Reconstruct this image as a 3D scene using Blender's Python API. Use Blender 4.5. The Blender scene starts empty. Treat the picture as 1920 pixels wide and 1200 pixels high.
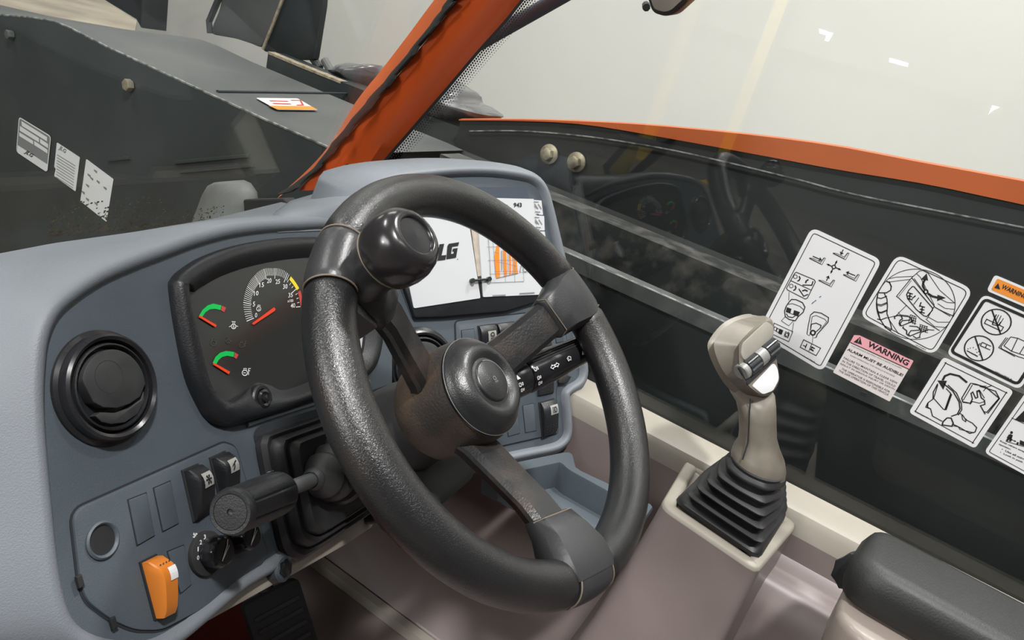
import bpy, bmesh, math, random
from mathutils import Vector, Matrix
random.seed(7)
C = bpy.context.scene.collection
sc = bpy.context.scene
V = Vector
# ------------------------------------------------------------------ camera
FPX = 1386.0
XC = V((840, -345, 1386)).normalized()                     # world X (cab right) seen from the camera
YC = V((-2762, -1406, 1386)); YC = (YC - XC*XC.dot(YC)).normalized()   # world Y (cab forward)
ZC = XC.cross(YC)                                          # world Z (up)
cam = bpy.data.cameras.new('camera'); cam.sensor_width = 36; cam.lens = 36*FPX/1920
cam.clip_start = .02; cam.clip_end = 200
camo = bpy.data.objects.new('camera', cam); C.objects.link(camo)
cx = V((XC.x, YC.x, ZC.x)); cy = V((XC.y, YC.y, ZC.y)); cz = V((XC.z, YC.z, ZC.z))
camo.matrix_world = Matrix(((cx.x, -cy.x, -cz.x, 0), (cx.y, -cy.y, -cz.y, 0), (cx.z, -cy.z, -cz.z, 0), (0, 0, 0, 1)))
sc.camera = camo
# ------------------------------------------------------------------ light
sc.view_settings.view_transform = 'Standard'; sc.view_settings.look = 'None'
sc.view_settings.gamma = 1; sc.view_settings.exposure = 0.0; sc.view_settings.use_curve_mapping = False
w = bpy.data.worlds.new('hall_air'); sc.world = w; w.use_nodes = True
w.node_tree.nodes['Background'].inputs[0].default_value = (.62, .66, .70, 1)
w.node_tree.nodes['Background'].inputs[1].default_value = .35
def area(name, loc, target, size, power, col=(1, .985, .965)):
    l = bpy.data.lights.new(name, 'AREA'); l.shape = 'RECTANGLE'; l.size = size[0]; l.size_y = size[1]; l.energy = power; l.color = col
    o = bpy.data.objects.new(name, l); C.objects.link(o); o.location = loc
    o.rotation_euler = (V(target)-V(loc)).to_track_quat('-Z', 'Y').to_euler()
    return o
area('door_side_light', (-2.6, .9, 1.2), (.5, .4, -.6), (1.6, .8), 55, (1, .98, .96))
area('bay_and_fill_light', (-1.0, -.9, 4.0), (-.4, -.5, -.3), (.35, .28), 270)
area('bay_and_fill_light', (2.5, 0.0, 4.0), (2.2, .1, -.3), (.35, .28), 190)
area('bay_and_fill_light', (.5, -2.4, 3.9), (.6, .3, -.3), (2.6, .3), 30)
area('bay_and_fill_light', (-.6, 3.6, 4.3), (.6, .5, -.3), (1.6, .4), 110)
area('bay_and_fill_light', (3.2, 10.5, 4.3), (6.4, 10, -.5), (3.0, .8), 135)  # added fill lamp, brightens the far end of the right wall
area('bay_and_fill_light', (3.6, 4.5, 4.3), (6.4, 4.5, -.5), (3.0, .8), 165)  # added fill lamp aimed at the right wall
area('bay_and_fill_light', (3.6, -1.5, 4.3), (6.4, -1.0, -.5), (3.0, .8), 165)  # added fill lamp for the rear end of the right wall
area('bay_and_fill_light', (-8.8, 3.0, 2.8), (-8.8, 3.0, -2), (1.5, .7), 520)  # added low lamp, brightens the far floor that the side glass mirrors
# ------------------------------------------------------------------ geometry helpers
def ray(px, py):
    c = V(((px-960)/FPX, (py-600)/FPX, 1)); return V((XC.dot(c), YC.dot(c), ZC.dot(c)))
def AX(px, py, axis, val):
    r = ray(px, py); return r*(val/r[axis])
def AD(px, py, depth): return ray(px, py)*depth
class Fr:                                                  # a plane in the cab with its own 2D axes
    def __init__(s, o, n, u=(1, 0, 0)):
        s.o = V(o); s.n = V(n).normalized(); u = V(u); s.u = (u - s.n*u.dot(s.n)).normalized(); s.v = s.n.cross(s.u)
    def P(s, a, b, c=0): return s.o + s.u*a + s.v*b + s.n*c
    def at(s, px, py, c=0):
        r = ray(px, py); o = s.o + s.n*c; p = r*(o.dot(s.n)/r.dot(s.n)); d = p-o; return (d.dot(s.u), d.dot(s.v))
    def px(s, pts, c=0): return [s.at(x, y, c) for x, y in pts]
    def off(s, a, b, c=0): return Fr(s.P(a, b, c), s.n, s.u)
    def rot(s, deg):
        r = math.radians(deg); return Fr(s.o, s.n, s.u*math.cos(r)+s.v*math.sin(r))
def plane(n, d):
    n = V(n).normalized(); return Fr(n*d, n)
def area2(p): return sum(p[i][0]*p[(i+1) % len(p)][1]-p[(i+1) % len(p)][0]*p[i][1] for i in range(len(p)))/2
def ccw(p): return list(p) if area2(p) > 0 else list(reversed(p))
def inset(p, d):
    n = len(p); out = []; sg = 1 if area2(p) > 0 else -1
    for i in range(n):
        a, b, c = V(p[i-1]).to_2d(), V(p[i]).to_2d(), V(p[(i+1) % n]).to_2d()
        e1 = (b-a); e2 = (c-b)
        if e1.length < 1e-9: e1 = e2
        if e2.length < 1e-9: e2 = e1
        e1 = e1.normalized(); e2 = e2.normalized()
        n1 = V((-e1.y, e1.x)); n2 = V((-e2.y, e2.x)); m = n1+n2
        k = m.length_squared
        m = m*(2/k) if k > .5 else m.normalized()*1.4 if k > 1e-6 else n1
        out.append((b.x+m.x*d*sg, b.y+m.y*d*sg))
    return out
def rnd(p, r, seg=4):
    n = len(p); out = []
    rr = r if isinstance(r, (list, tuple)) else [r]*n
    for i in range(n):
        a, b, c = V(p[i-1]).to_2d(), V(p[i]).to_2d(), V(p[(i+1) % n]).to_2d(); r_ = rr[i]
        u1 = (a-b); u2 = (c-b); t = min(r_, u1.length*.45, u2.length*.45)
        s0 = b+u1.normalized()*t; s1 = b+u2.normalized()*t
        for k in range(seg+1):
            q = k/seg; x = s0*(1-q)**2+b*2*q*(1-q)+s1*q*q; out.append((x.x, x.y))
    return out
def cat(p, m=5, closed=True):
    n = len(p); out = []
    for i in range(n if closed else n-1):
        g = lambda k: V(p[k % n]) if closed else V(p[max(0, min(n-1, k))])
        a, b, c, d = g(i-1), g(i), g(i+1), g(i+2)
        for k in range(m):
            t = k/m; q = b*2+(c-a)*t+(a*2-b*5+c*4-d)*t*t+(b*3-a-c*3+d)*t*t*t
            out.append(tuple(q*.5))
    if not closed: out.append(tuple(p[-1]))
    return out
def resamp(p, n, closed=True):
    q = [V(x) for x in p]+([V(p[0])] if closed else [])
    L = [0]
    for i in range(len(q)-1): L.append(L[-1]+(q[i+1]-q[i]).length)
    out = []; m = n if closed else n-1; j = 0
    for k in range(n):
        s = L[-1]*k/m
        while j < len(L)-2 and L[j+1] < s: j += 1
        t = (s-L[j])/max(1e-9, L[j+1]-L[j]); out.append(tuple(q[j].lerp(q[j+1], min(1, t))))
    return out
def circ(a, b, r, n=32, r2=None, ph=0):
    return [(a+r*math.cos(ph+2*math.pi*k/n), b+(r2 or r)*math.sin(ph+2*math.pi*k/n)) for k in range(n)]
PRINT = {'diagram', 'lettering', 'gauge_printing', 'chart_lines', 'faded_print', 'pale_print', 'small_print', 'unlit_symbols', 'gear_digits', 'fan_marking', 'grip_dots', 'worn_ring', 'seam', 'chart_bands', 'pen_mark', 'pointer'}
class MB:
    def __init__(s): s.v = []; s.f = []; s.m = []
    def add(s, vs, fs, m=0):
        b = len(s.v); s.v += [V(x) for x in vs]; s.f += [tuple(b+i for i in f) for f in fs]; s.m += [m]*len(fs); return s
    def loft(s, rings, closed=True, cap0=False, cap1=False, m=0):
        n = len(rings[0]); vs = [p for r in rings for p in r]; fs = []
        for i in range(len(rings)-1):
            for j in range(n if closed else n-1):
                k = (j+1) % n; fs.append((i*n+j, i*n+k, (i+1)*n+k, (i+1)*n+j))
        if cap0: fs.append(tuple(range(n))[::-1])
        if cap1: fs.append(tuple((len(rings)-1)*n+j for j in range(n)))
        return s.add(vs, fs, m)
    def poly(s, F, p, c=0, m=0):
        p = ccw(p); return s.add([F.P(a, b, c) for a, b in p], [tuple(range(len(p)))], m)
    def prism(s, F, p, c0, c1, bev=0, m=0, cap0=True):
        p = ccw(p); rs = [[F.P(a, b, c0) for a, b in p]]
        if bev:
            rs.append([F.P(a, b, c1-bev) for a, b in p]); q = inset(p, bev*.3); rs.append([F.P(a, b, c1-bev*.3) for a, b in q])
            q = inset(p, bev)
        else: q = p
        rs.append([F.P(a, b, c1) for a, b in q]); return s.loft(rs, True, cap0, True, m)
    def lathe(s, F, prof, n=32, cap0=False, cap1=False, m=0, ell=1):
        return s.loft([[F.P(r*math.cos(t), r*ell*math.sin(t), c) for t in (2*math.pi*k/n for k in range(n))] for r, c in prof], True, cap0, cap1, m)
    def tube(s, path, r, n=12, closed=False, caps=True, m=0, flat=1, up=None):
        P = [V(p) for p in path]; N = len(P); rings = []; prev = None
        for i in range(N):
            a = P[i-1] if (i or closed) else P[0]; b = P[(i+1) % N] if (i < N-1 or closed) else P[-1]
            t = (b-a).normalized()
            if prev is None:
                x = V(up) if up else (V((0, 0, 1)) if abs(t.z) < .9 else V((1, 0, 0)))
            else: x = prev
            x = (x-t*x.dot(t)).normalized(); prev = x; y = t.cross(x); q = r[i] if isinstance(r, (list, tuple)) else r
            rings.append([P[i]+(x*math.cos(k*2*math.pi/n)*flat+y*math.sin(k*2*math.pi/n))*q for k in range(n)])
        if closed: rings.append(rings[0]); caps = False
        return s.loft(rings, True, caps, caps, m)
    def rib(s, F, pts, wd, c=0, closed=False, m=0):
        n = len(pts); L = []; R = []
        for i in range(n):
            a = V(pts[i-1] if (i or closed) else pts[0]).to_2d(); b = V(pts[i]).to_2d(); d = V(pts[(i+1) % n] if (i < n-1 or closed) else pts[-1]).to_2d()
            e = []
            if (b-a).length > 1e-9: e.append((b-a).normalized())
            if (d-b).length > 1e-9: e.append((d-b).normalized())
            if not e: e = [V((1, 0))]
            nn = sum(((V((-x.y, x.x))) for x in e), V((0, 0)))
            k = nn.length
            nn = nn/k if k > 1e-6 else V((-e[0].y, e[0].x))
            mt = 1/max(.5, k/len(e)); nn = nn*mt*wd/2
            L.append(F.P(b.x+nn.x, b.y+nn.y, c)); R.append(F.P(b.x-nn.x, b.y-nn.y, c))
        vs = L+R; fs = [(j, j+n, (j+1) % n+n, (j+1) % n) for j in range(n if closed else n-1)]
        return s.add(vs, fs, m)
    def build(s, name, mats, parent=None, smooth=35, sub=0):
        me = bpy.data.meshes.new(name); me.from_pydata([tuple(x) for x in s.v], [], s.f)
        mats = mats if isinstance(mats, (list, tuple)) else [mats]
        for x in mats: me.materials.append(x)
        for i, p in enumerate(me.polygons): p.material_index = s.m[i]
        bm = bmesh.new(); bm.from_mesh(me); bmesh.ops.recalc_face_normals(bm, faces=bm.faces); bm.to_mesh(me); bm.free()
        if smooth:
            me.polygons.foreach_set('use_smooth', [True]*len(me.polygons)); me.set_sharp_from_angle(angle=math.radians(smooth))
        o = bpy.data.objects.new(name, me); C.objects.link(o)
        if sub:
            md = o.modifiers.new('subdivision', 'SUBSURF'); md.levels = sub; md.render_levels = sub
        if parent: adopt(o, parent)
        if name in PRINT: o['kind'] = 'stuff'
        return o
def adopt(o, parent):
    o.parent = parent; o.matrix_parent_inverse = world_of(parent).inverted()
def world_of(o):
    m = o.matrix_basis.copy()
    if o.parent: m = world_of(o.parent) @ o.matrix_parent_inverse @ m
    return m
def tag(o, label, cat_=None, group=None, kind=None):
    if label: o['label'] = label
    if cat_: o['category'] = cat_
    if group: o['group'] = group
    if kind: o['kind'] = kind
    return o
def thing(name, loc, label, cat_, group=None):
    o = bpy.data.objects.new(name, None); C.objects.link(o); o.location = loc; o.empty_display_size = .02
    return tag(o, label, cat_, group)
_tc = {}
def textmesh(t, bold=0.0, shear=0.0):
    k = (t, bold, shear)
    if k not in _tc:
        cu = bpy.data.curves.new('t', 'FONT'); cu.body = t; cu.offset = bold; cu.shear = shear; cu.resolution_u = 2
        ob = bpy.data.objects.new('t', cu); me = ob.to_mesh()
        vs = [tuple(v.co[:2]) for v in me.vertices]; fs = [tuple(p.vertices) for p in me.polygons]; ob.to_mesh_clear()
        bpy.data.objects.remove(ob); bpy.data.curves.remove(cu); _tc[k] = (vs, fs)
    return _tc[k]
def text(mb, F, t, p0, p1, p3, c=0, bold=0.0, shear=0.0, m=0, px=True):
    """text stretched over the box bottom-left p0, bottom-right p1, top-left p3"""
    vs, fs = textmesh(t, bold, shear)
    x0 = min(v[0] for v in vs); x1 = max(v[0] for v in vs); y0 = min(v[1] for v in vs); y1 = max(v[1] for v in vs)
    if px: p0, p1, p3 = F.px([p0, p1, p3], c)
    out = []
    for x, y in vs:
        s = (x-x0)/(x1-x0); q = (y-y0)/(y1-y0)
        out.append(F.P(p0[0]+(p1[0]-p0[0])*s+(p3[0]-p0[0])*q, p0[1]+(p1[1]-p0[1])*s+(p3[1]-p0[1])*q, c))
    mb.add(out, fs, m)
# ------------------------------------------------------------------ materials
def mat(name, col, rough=.5, metal=0, var=.0, vscale=8, bump=0, bscale=200, emit=0, col2=None, spec=.5, coat=0, thr=(.45, .62), det=4, rvar=True, bdist=0):
    m = bpy.data.materials.new(name); m.use_nodes = True; nt = m.node_tree; b = nt.nodes['Principled BSDF']
    b.inputs['Base Color'].default_value = (*col, 1); b.inputs['Roughness'].default_value = rough; b.inputs['Metallic'].default_value = metal
    b.inputs['Specular IOR Level'].default_value = spec; b.inputs['Coat Weight'].default_value = coat
    tc = nt.nodes.new('ShaderNodeTexCoord')
    if var or col2:
        nz = nt.nodes.new('ShaderNodeTexNoise'); nz.inputs['Scale'].default_value = vscale; nz.inputs['Detail'].default_value = det
        nt.links.new(tc.outputs['Object'], nz.inputs['Vector'])
        rp = nt.nodes.new('ShaderNodeValToRGB'); e = rp.color_ramp.elements
        if col2: e[0].position, e[1].position = thr; e[0].color = (*col, 1); e[1].color = (*col2, 1)
        else:
            e[0].position, e[1].position = .3, .7
            e[0].color = (*[x*(1-var) for x in col], 1); e[1].color = (*[min(1, x*(1+var)) for x in col], 1)
        nt.links.new(nz.outputs['Fac'], rp.inputs['Fac']); nt.links.new(rp.outputs['Color'], b.inputs['Base Color'])
        mr = nt.nodes.new('ShaderNodeMapRange'); mr.inputs['To Min'].default_value = max(.05, rough-.07); mr.inputs['To Max'].default_value = min(1, rough+.12)
        if rvar: nt.links.new(nz.outputs['Fac'], mr.inputs['Value']); nt.links.new(mr.outputs['Result'], b.inputs['Roughness'])
    if bump:
        n2 = nt.nodes.new('ShaderNodeTexNoise'); n2.inputs['Scale'].default_value = bscale; n2.inputs['Detail'].default_value = 3; n2.inputs['Distortion'].default_value = bdist
        nt.links.new(tc.outputs['Object'], n2.inputs['Vector'])
        bp = nt.nodes.new('ShaderNodeBump'); bp.inputs['Strength'].default_value = bump; bp.inputs['Distance'].default_value = .001
        nt.links.new(n2.outputs['Fac'], bp.inputs['Height']); nt.links.new(bp.outputs['Normal'], b.inputs['Normal'])
    if emit:
        b.inputs['Emission Color'].default_value = (*col, 1); b.inputs['Emission Strength'].default_value = emit
    return m
def glassmat(name, tint, gloss=.0, ior=1.45):
    m = bpy.data.materials.new(name); m.use_nodes = True; nt = m.node_tree; nt.nodes.clear(); N = nt.nodes.new; L = nt.links.new
    out = N('ShaderNodeOutputMaterial'); mx = N('ShaderNodeMixShader'); tr = N('ShaderNodeBsdfTransparent'); gl = N('ShaderNodeBsdfGlossy'); fr = N('ShaderNodeFresnel')
    tr.inputs[0].default_value = (*tint, 1); gl.inputs['Roughness'].default_value = gloss; gl.inputs['Color'].default_value = (1, 1, 1, 1)
    ge = N('ShaderNodeNewGeometry'); mr = N('ShaderNodeMapRange'); mr.inputs['To Min'].default_value = ior; mr.inputs['To Max'].default_value = 1/ior
    L(ge.outputs['Backfacing'], mr.inputs['Value']); L(mr.outputs['Result'], fr.inputs['IOR'])
    L(fr.outputs[0], mx.inputs[0]); L(tr.outputs[0], mx.inputs[1]); L(gl.outputs[0], mx.inputs[2]); L(mx.outputs[0], out.inputs[0]); return m
M = {}
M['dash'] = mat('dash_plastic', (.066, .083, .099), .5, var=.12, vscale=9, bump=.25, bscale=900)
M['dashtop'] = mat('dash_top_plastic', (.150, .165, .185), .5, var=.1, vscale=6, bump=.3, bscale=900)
M['groove'] = mat('groove_dark', (.012, .015, .02), .8)
M['black'] = mat('black_plastic', (.012, .013, .015), .4, var=.2, vscale=20, bump=.25, bscale=700)
M['blacks'] = mat('black_plastic_smooth', (.015, .015, .017), .22, var=.15, vscale=30)
M['blackm'] = mat('black_matte', (.013, .013, .014), .7, var=.3, vscale=15)
M['rubber'] = mat('rubber_boot', (.018, .018, .020), .48, var=.3, vscale=25)
M['rubberd'] = mat('rubber_dusty', (.03, .031, .033), .5, var=.35, vscale=30, col2=(.06, .059, .058), thr=(.4, .75))
M['leather'] = mat('grained_rim', (.012, .012, .013), .29, bump=.32, bscale=700, rvar=False, spec=.75, bdist=1.2, col2=(.024, .020, .018), thr=(.55, .8), vscale=11)
M['rimsm'] = mat('smooth_rim_plastic', (.03, .031, .033), .36, var=.2, vscale=12, bump=.15, bscale=500)
M['spoke'] = mat('spoke_plastic', (.020, .020, .021), .3, bump=.3, bscale=500, col2=(.055, .042, .034), thr=(.5, .72), vscale=22)
M['hub'] = mat('hub_worn', (.03, .027, .025), .5, bump=.5, bscale=400, col2=(.095, .06, .036), thr=(.42, .66), vscale=15)
M['hubcap'] = mat('hub_cap', (.016, .017, .018), .3, spec=.7, bump=.22, bscale=1000, var=.2, vscale=10)
M['knob'] = mat('knob_gloss', (.018, .017, .018), .2, var=.25, vscale=14, coat=.08)
M['dust'] = mat('dusty_seam', (.16, .13, .10), .8)
M['edge'] = mat('worn_edge', (.22, .22, .22), .4)
M['beige'] = mat('beige_tub', (.25, .21, .185), .42, var=.08, vscale=4, coat=.15)
M['mauve'] = mat('mauve_tub_shaded', (.195, .158, .15), .4, var=.14, vscale=5, coat=.12)  # shaded copy of the tub material, darker tone stands for shade
M['cream'] = mat('cream_sill', (.29, .265, .225), .45, var=.08, vscale=10)  # on sill and pod rim, light from above put into the tub colour
M['grip'] = mat('grip_taupe', (.18, .16, .13), .42, col2=(.10, .085, .068), thr=(.45, .75), vscale=16)
M['gripl'] = mat('grip_pale_plate', (.27, .255, .22), .4, var=.1, vscale=30)
M['white'] = mat('white_print', (.78, .78, .78), .4, var=.02)
M['label'] = mat('label_vinyl', (.70, .71, .72), .35, var=.03)
M['labelp'] = mat('label_vinyl_pink', (.75, .36, .40), .4)
M['labelo'] = mat('label_vinyl_orange', (.75, .26, .035), .4)
M['ink'] = mat('black_ink', (.012, .012, .014), .5)
M['inkg'] = mat('grey_ink', (.2, .2, .21), .5)
M['orange'] = mat('orange_cab_paint', (.60, .085, .012), .35, var=.12, vscale=6, coat=.2)
M['orangeh'] = mat('orange_hood_paint', (.47, .095, .016), .4, var=.08, vscale=3)
M['orangel'] = mat('orange_outer_paint', (.72, .15, .04), .32, var=.05, vscale=6, coat=.2)
M['orangesw'] = mat('orange_switch', (.62, .19, .025), .3, var=.06, vscale=40)
M['red'] = mat('red_floor_paint', (.16, .02, .008), .55, var=.4, vscale=10)
M['seal'] = mat('rubber_seal', (.012, .012, .012), .7, var=.3, vscale=40, bump=.8, bscale=150)
M['steel'] = mat('boom_black_paint', (.030, .036, .036), .42, var=.25, vscale=6, bump=.3, bscale=60, col2=(.042, .048, .047), thr=(.45, .8))
M['steelt'] = mat('boom_top_dusty', (.062, .066, .067), .5, var=.25, vscale=3, col2=(.11, .11, .108), thr=(.4, .8))
M['scuff'] = mat('scuffed_edge', (.25, .25, .24), .5, col2=(.06, .06, .06), thr=(.4, .6), vscale=40)
M['scuffd'] = mat('scuffed_black_paint', (.02, .024, .024), .4, col2=(.10, .09, .085), thr=(.45, .75), vscale=22)
M['flange'] = mat('worn_flange', (.055, .06, .062), .4, col2=(.11, .115, .115), thr=(.4, .7), vscale=14)
M['slab'] = mat('tan_slab', (.36, .31, .24), .7, var=.3, vscale=2.5)
M['flap'] = mat('vent_flap', (.03, .031, .032), .5, var=.25, vscale=60)
M['plate'] = mat('symbol_plate', (.30, .30, .28), .45)
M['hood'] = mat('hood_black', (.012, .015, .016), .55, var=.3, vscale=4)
M['dirt'] = mat('dried_mud', (.30, .25, .18), .9, var=.4, vscale=60)
M['zinc'] = mat('zinc_bolt', (.42, .38, .28), .4, .6, var=.2, vscale=80)
M['chrome'] = mat('chrome', (.7, .7, .68), .15, 1)
M['wall'] = mat('painted_wall', (.68, .68, .645), .7, var=.03, vscale=.8)
M['dwall'] = mat('hall_wall_grey', (.16, .16, .155), .7, var=.1, vscale=.6)
M['floor'] = mat('concrete_floor', (.15, .13, .11), .6, var=.35, vscale=1.6)
M['ceil'] = mat('hall_ceiling', (.42, .42, .40), .8, var=.1, vscale=.5)
M['lamp'] = mat('lamp_diffuser', (1, .97, .9), .5, emit=9)
M['day'] = mat('daylit_opening', (.72, .86, 1), .5, emit=7)
M['dayw'] = mat('daylit_opening_warm', (1, 1, .8), .5, emit=9)
M['yellow'] = mat('yellow_paint', (.6, .42, .04), .5, var=.1)
M['lens'] = mat('cluster_lens', (.030, .032, .031), .1, spec=.35)
M['lensb'] = mat('cluster_face', (.045, .047, .045), .35)
M['green'] = mat('gauge_green', (.0, .55, .09), .4)
M['redg'] = mat('gauge_red', (.55, .06, .05), .4)
M['needle'] = mat('needle_red', (.85, .06, .015), .4)
M['ylw'] = mat('gauge_yellow', (.85, .7, .03), .4)
M['glass'] = glassmat('window_glass', (.95, .965, .955))
M['glassw'] = glassmat('windscreen_glass', (.95, .965, .955))
M['wrap'] = mat('grey_plastic_wrap', (.10, .10, .105), .25, col2=(.35, .35, .36), thr=(.5, .8), vscale=9, bump=.8, bscale=30)
M['cabgrey'] = mat('worklamp_grey', (.12, .125, .12), .6, var=.2, vscale=12)
M['tan'] = mat('page_edges', (.42, .36, .30), .7, var=.15, vscale=80)
M['page'] = mat('chart_page', (.52, .53, .55), .3, var=.02)
M['arm'] = mat('armrest_vinyl', (.017, .018, .018), .5, var=.15, vscale=14, bump=.3, bscale=500)
M['lensrefl'] = mat('lens_reflection_lilac', (.5, .47, .52), .3)
M['mirror'] = mat('mirror_grey', (.30, .27, .24), .2, var=.1)
M['strut'] = mat('strut_blue_grey', (.10, .11, .15), .3, var=.2, vscale=10)

# ------------------------------------------------------------------ the hall (setting)
GZ = -1.9
def box(mb, x0, x1, y0, y1, z0, z1, m=0):
    return mb.add([(x0, y0, z0), (x1, y0, z0), (x1, y1, z0), (x0, y1, z0), (x0, y0, z1), (x1, y0, z1), (x1, y1, z1), (x0, y1, z1)],
                  [(0, 3, 2, 1), (4, 5, 6, 7), (0, 1, 5, 4), (1, 2, 6, 5), (2, 3, 7, 6), (3, 0, 4, 7)], m)
def struct(name, mb, m, parent=None, smooth=0):
    o = mb.build(name, m, parent, smooth)
    if not parent: o['kind'] = 'structure'
    return o
XW = 6.5
struct('floor', box(MB(), -12.3, XW+.3, -9, 18, GZ-.1, GZ), M['floor'])
struct('wall_right', box(MB(), XW, XW+.2, -9, 18, GZ, 4.6), M['wall'])
struct('wall_left', box(MB(), -12.3, -12.05, -9, 18, GZ, 4.6), M['dwall'])
struct('wall_front', box(MB(), -12.3, XW+.3, 17.9, 18, GZ, 4.6), M['dwall'])
struct('wall_back', box(MB(), -12.3, XW+.3, -9.1, -9, GZ, 4.6), M['dwall'])
struct('ceiling', box(MB(), -12.3, XW+.3, -9, 18, 4.6, 4.7), M['ceil'])
# things of the hall that only the side glass mirrors
def opening(name, pts, m):                                    # a daylit opening in the far left wall, where the glass mirrors it
    q = []
    for x, y in pts:
        r = ray(x, y); P = r/r.x; q.append(P+V((-r.x, r.y, r.z))*(13.0/r.x))
    mb = MB(); mb.loft([q, [p+V((-.04, 0, 0)) for p in q]], True, True, True); return struct(name, mb, m)
opening('window_3', [(1668, 108), (1703, 118), (1700, 135), (1665, 125)], M['day'])
opening('window_4', [(1870, 173), (1898, 180), (1885, 196), (1862, 207), (1853, 215)], M['dayw'])
opening('window_5', [(1535, 53), (1562, 62), (1553, 78), (1546, 76), (1549, 66), (1536, 62)], M['day'])
for i, (yy, nm) in enumerate([(3.2, 'yellow painted steel column of the hall, near one'), (4.6, 'yellow painted steel column of the hall, far one')]):
    mb = MB(); box(mb, -11.2, -11.0, yy-.1, yy+.1, GZ, 4.6); box(mb, -11.3, -10.9, yy-.2, yy+.2, GZ, GZ+.03)
    tag(mb.build('steel_column', M['yellow'], None, 0), nm, 'column')
mb = MB(); box(mb, -11.9, -11.75, -2, 9, .55, .75); tag(mb.build('roof_beam', M['dwall'], None, 0), 'grey horizontal beam across the far hall wall', 'beam')

# ------------------------------------------------------------------ outside the cab: boom, hood, bracket
XB = 1.30
FB = Fr((XB, 0, 0), (-1, 0, 0), (0, 1, 0))                       # boom side face (faces the cab)
boom = thing('boom', (XB, 1, -1.1), 'long black steel lifting boom lying beside the cab', 'boom')
edge_px = [(0, 28), (60, 33), (100, 40), (130, 52), (200, 88), (300, 134), (400, 180), (500, 226), (605, 272)]
e = [AX(x, y, 0, XB) for x, y in edge_px]
e = [V((XB, 4.0, -.62)), V((XB, 3.2, -.53))]+e+[V((XB, .54, -.408)), V((XB, 0, -.408)), V((XB, -2.0, -.408))]
side = [(p.y, p.z) for p in e]
mb = MB()
top = [V((XB, y, z)) for y, z in side]; bot = [V((XB, y, -1.6)) for y, z in side]
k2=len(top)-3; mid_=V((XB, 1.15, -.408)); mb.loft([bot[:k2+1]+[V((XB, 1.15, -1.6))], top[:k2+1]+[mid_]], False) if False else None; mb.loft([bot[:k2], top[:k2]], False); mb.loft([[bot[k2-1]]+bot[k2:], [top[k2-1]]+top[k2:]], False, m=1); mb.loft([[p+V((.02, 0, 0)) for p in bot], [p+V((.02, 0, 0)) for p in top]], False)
mb.build('side_plate', [M['steel'], M['hood']], boom, 0)  # rear part uses the darker black: cab's shadow put into the plate colour
mb = MB(); box(mb, XB-.004, XB+.03, -2.0, .95, -.434, -.406); mb.build('edge_flange', M['flange'], boom, 0)
mb = MB(); wd = .50
T0 = [p+V((.0, 0, .001)) for p in top]; T1 = [p+V((wd, 0, .001)) for p in top]
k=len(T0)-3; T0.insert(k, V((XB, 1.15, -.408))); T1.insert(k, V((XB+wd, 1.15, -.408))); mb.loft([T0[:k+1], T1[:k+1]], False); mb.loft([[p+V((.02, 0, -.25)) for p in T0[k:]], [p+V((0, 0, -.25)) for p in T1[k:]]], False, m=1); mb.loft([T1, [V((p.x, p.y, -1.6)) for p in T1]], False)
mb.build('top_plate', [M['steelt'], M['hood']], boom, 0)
mb = MB(); mb.tube([p+V((.002, 0, .0)) for p in top], .0035, 6); mb.build('plate_edge', M['scuff'], boom)
# a lap joint on the top plate, and the raised far rail
mb = MB(); a_, b_ = AX(408, 171, 2, -.400), AX(650, 175, 2, -.400); mb.tube([a_, b_], .006, 6, flat=.5); mb.build('lap_joint', M['groove'], boom)
mb = MB(); box(mb, 1.47, 1.55, -.8, 1.0, -.46, -.362); mb.build('far_rail', M['scuffd'], boom, 0)
# raised weld lines on the side
mb = MB()
for a, b in (((205, 300), (245, 296)), ((330, 305), (470, 292)), ((340, 322), (478, 310))):
    mb = MB(); mb.tube([AX(*a, 0, XB-.002), AX(*b, 0, XB-.002)], .006, 6); mb.build('weld_seam', M['steel'], boom)
def bolt(loc, n, r, lab, m='zinc', washer=True, h=None):
    F = Fr(loc, n, (0, 1, .2)); t = thing('bolt', loc, lab, 'bolt'); h = h or r*.9
    if washer:
        q = MB(); q.lathe(F, [(r*1.6, 0), (r*1.6, r*.2), (r*1.45, r*.28)], 24, True, True); q.build('washer', M[m], t)
    q = MB(); q.prism(F, circ(0, 0, r, 6), r*.2, h, r*.12); q.build('head', M[m], t)
bolt(AX(247, 160, 0, XB), (-1, 0, 0), .0165, 'pale hexagon bolt on the black boom side, upper left', washer=False, h=.02)
bolt(AX(25, 66, 0, XB), (-1, 0, 0), .014, 'dark bolt at the far left end of the boom side', 'steelt', False, .02)
# engine hood beyond the boom
XH = 1.85
FH = Fr((XH, 0, 0), (-1, 0, 0), (0, 1, 0))
hood = thing('engine_hood', (XH, 0, -1.2), 'black sided engine hood with an orange top band beyond the glass', 'hood')
tp = [(860, 224), (980, 224), (1100, 228), (1220, 235), (1399, 252), (1561, 273), (1698, 299), (1920, 340)]
bt = [(860, 226), (980, 227), (1100, 234), (1262, 261), (1420, 290), (1570, 318), (1741, 346), (1920, 384)]
ln = [(880, 246), (980, 246), (1100, 256), (1240, 278), (1356, 303), (1500, 338), (1613, 367), (1920, 427)]
def hy(pts): 
    q = [AX(x, y, 0, XH) for x, y in pts]; a, b = q[-2], q[-1]; return q+[b+(b-a)*6]
Tq, Bq, Lq = hy(tp), hy(bt), hy(ln)
Tq = resamp([tuple(p) for p in cat([tuple(p) for p in Tq], 5, False)], 40, False); Bq = resamp([tuple(p) for p in cat([tuple(p) for p in Bq], 5, False)], 40, False)
Tq = [V(p) for p in Tq]; Bq = [V(p) for p in Bq]
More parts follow.
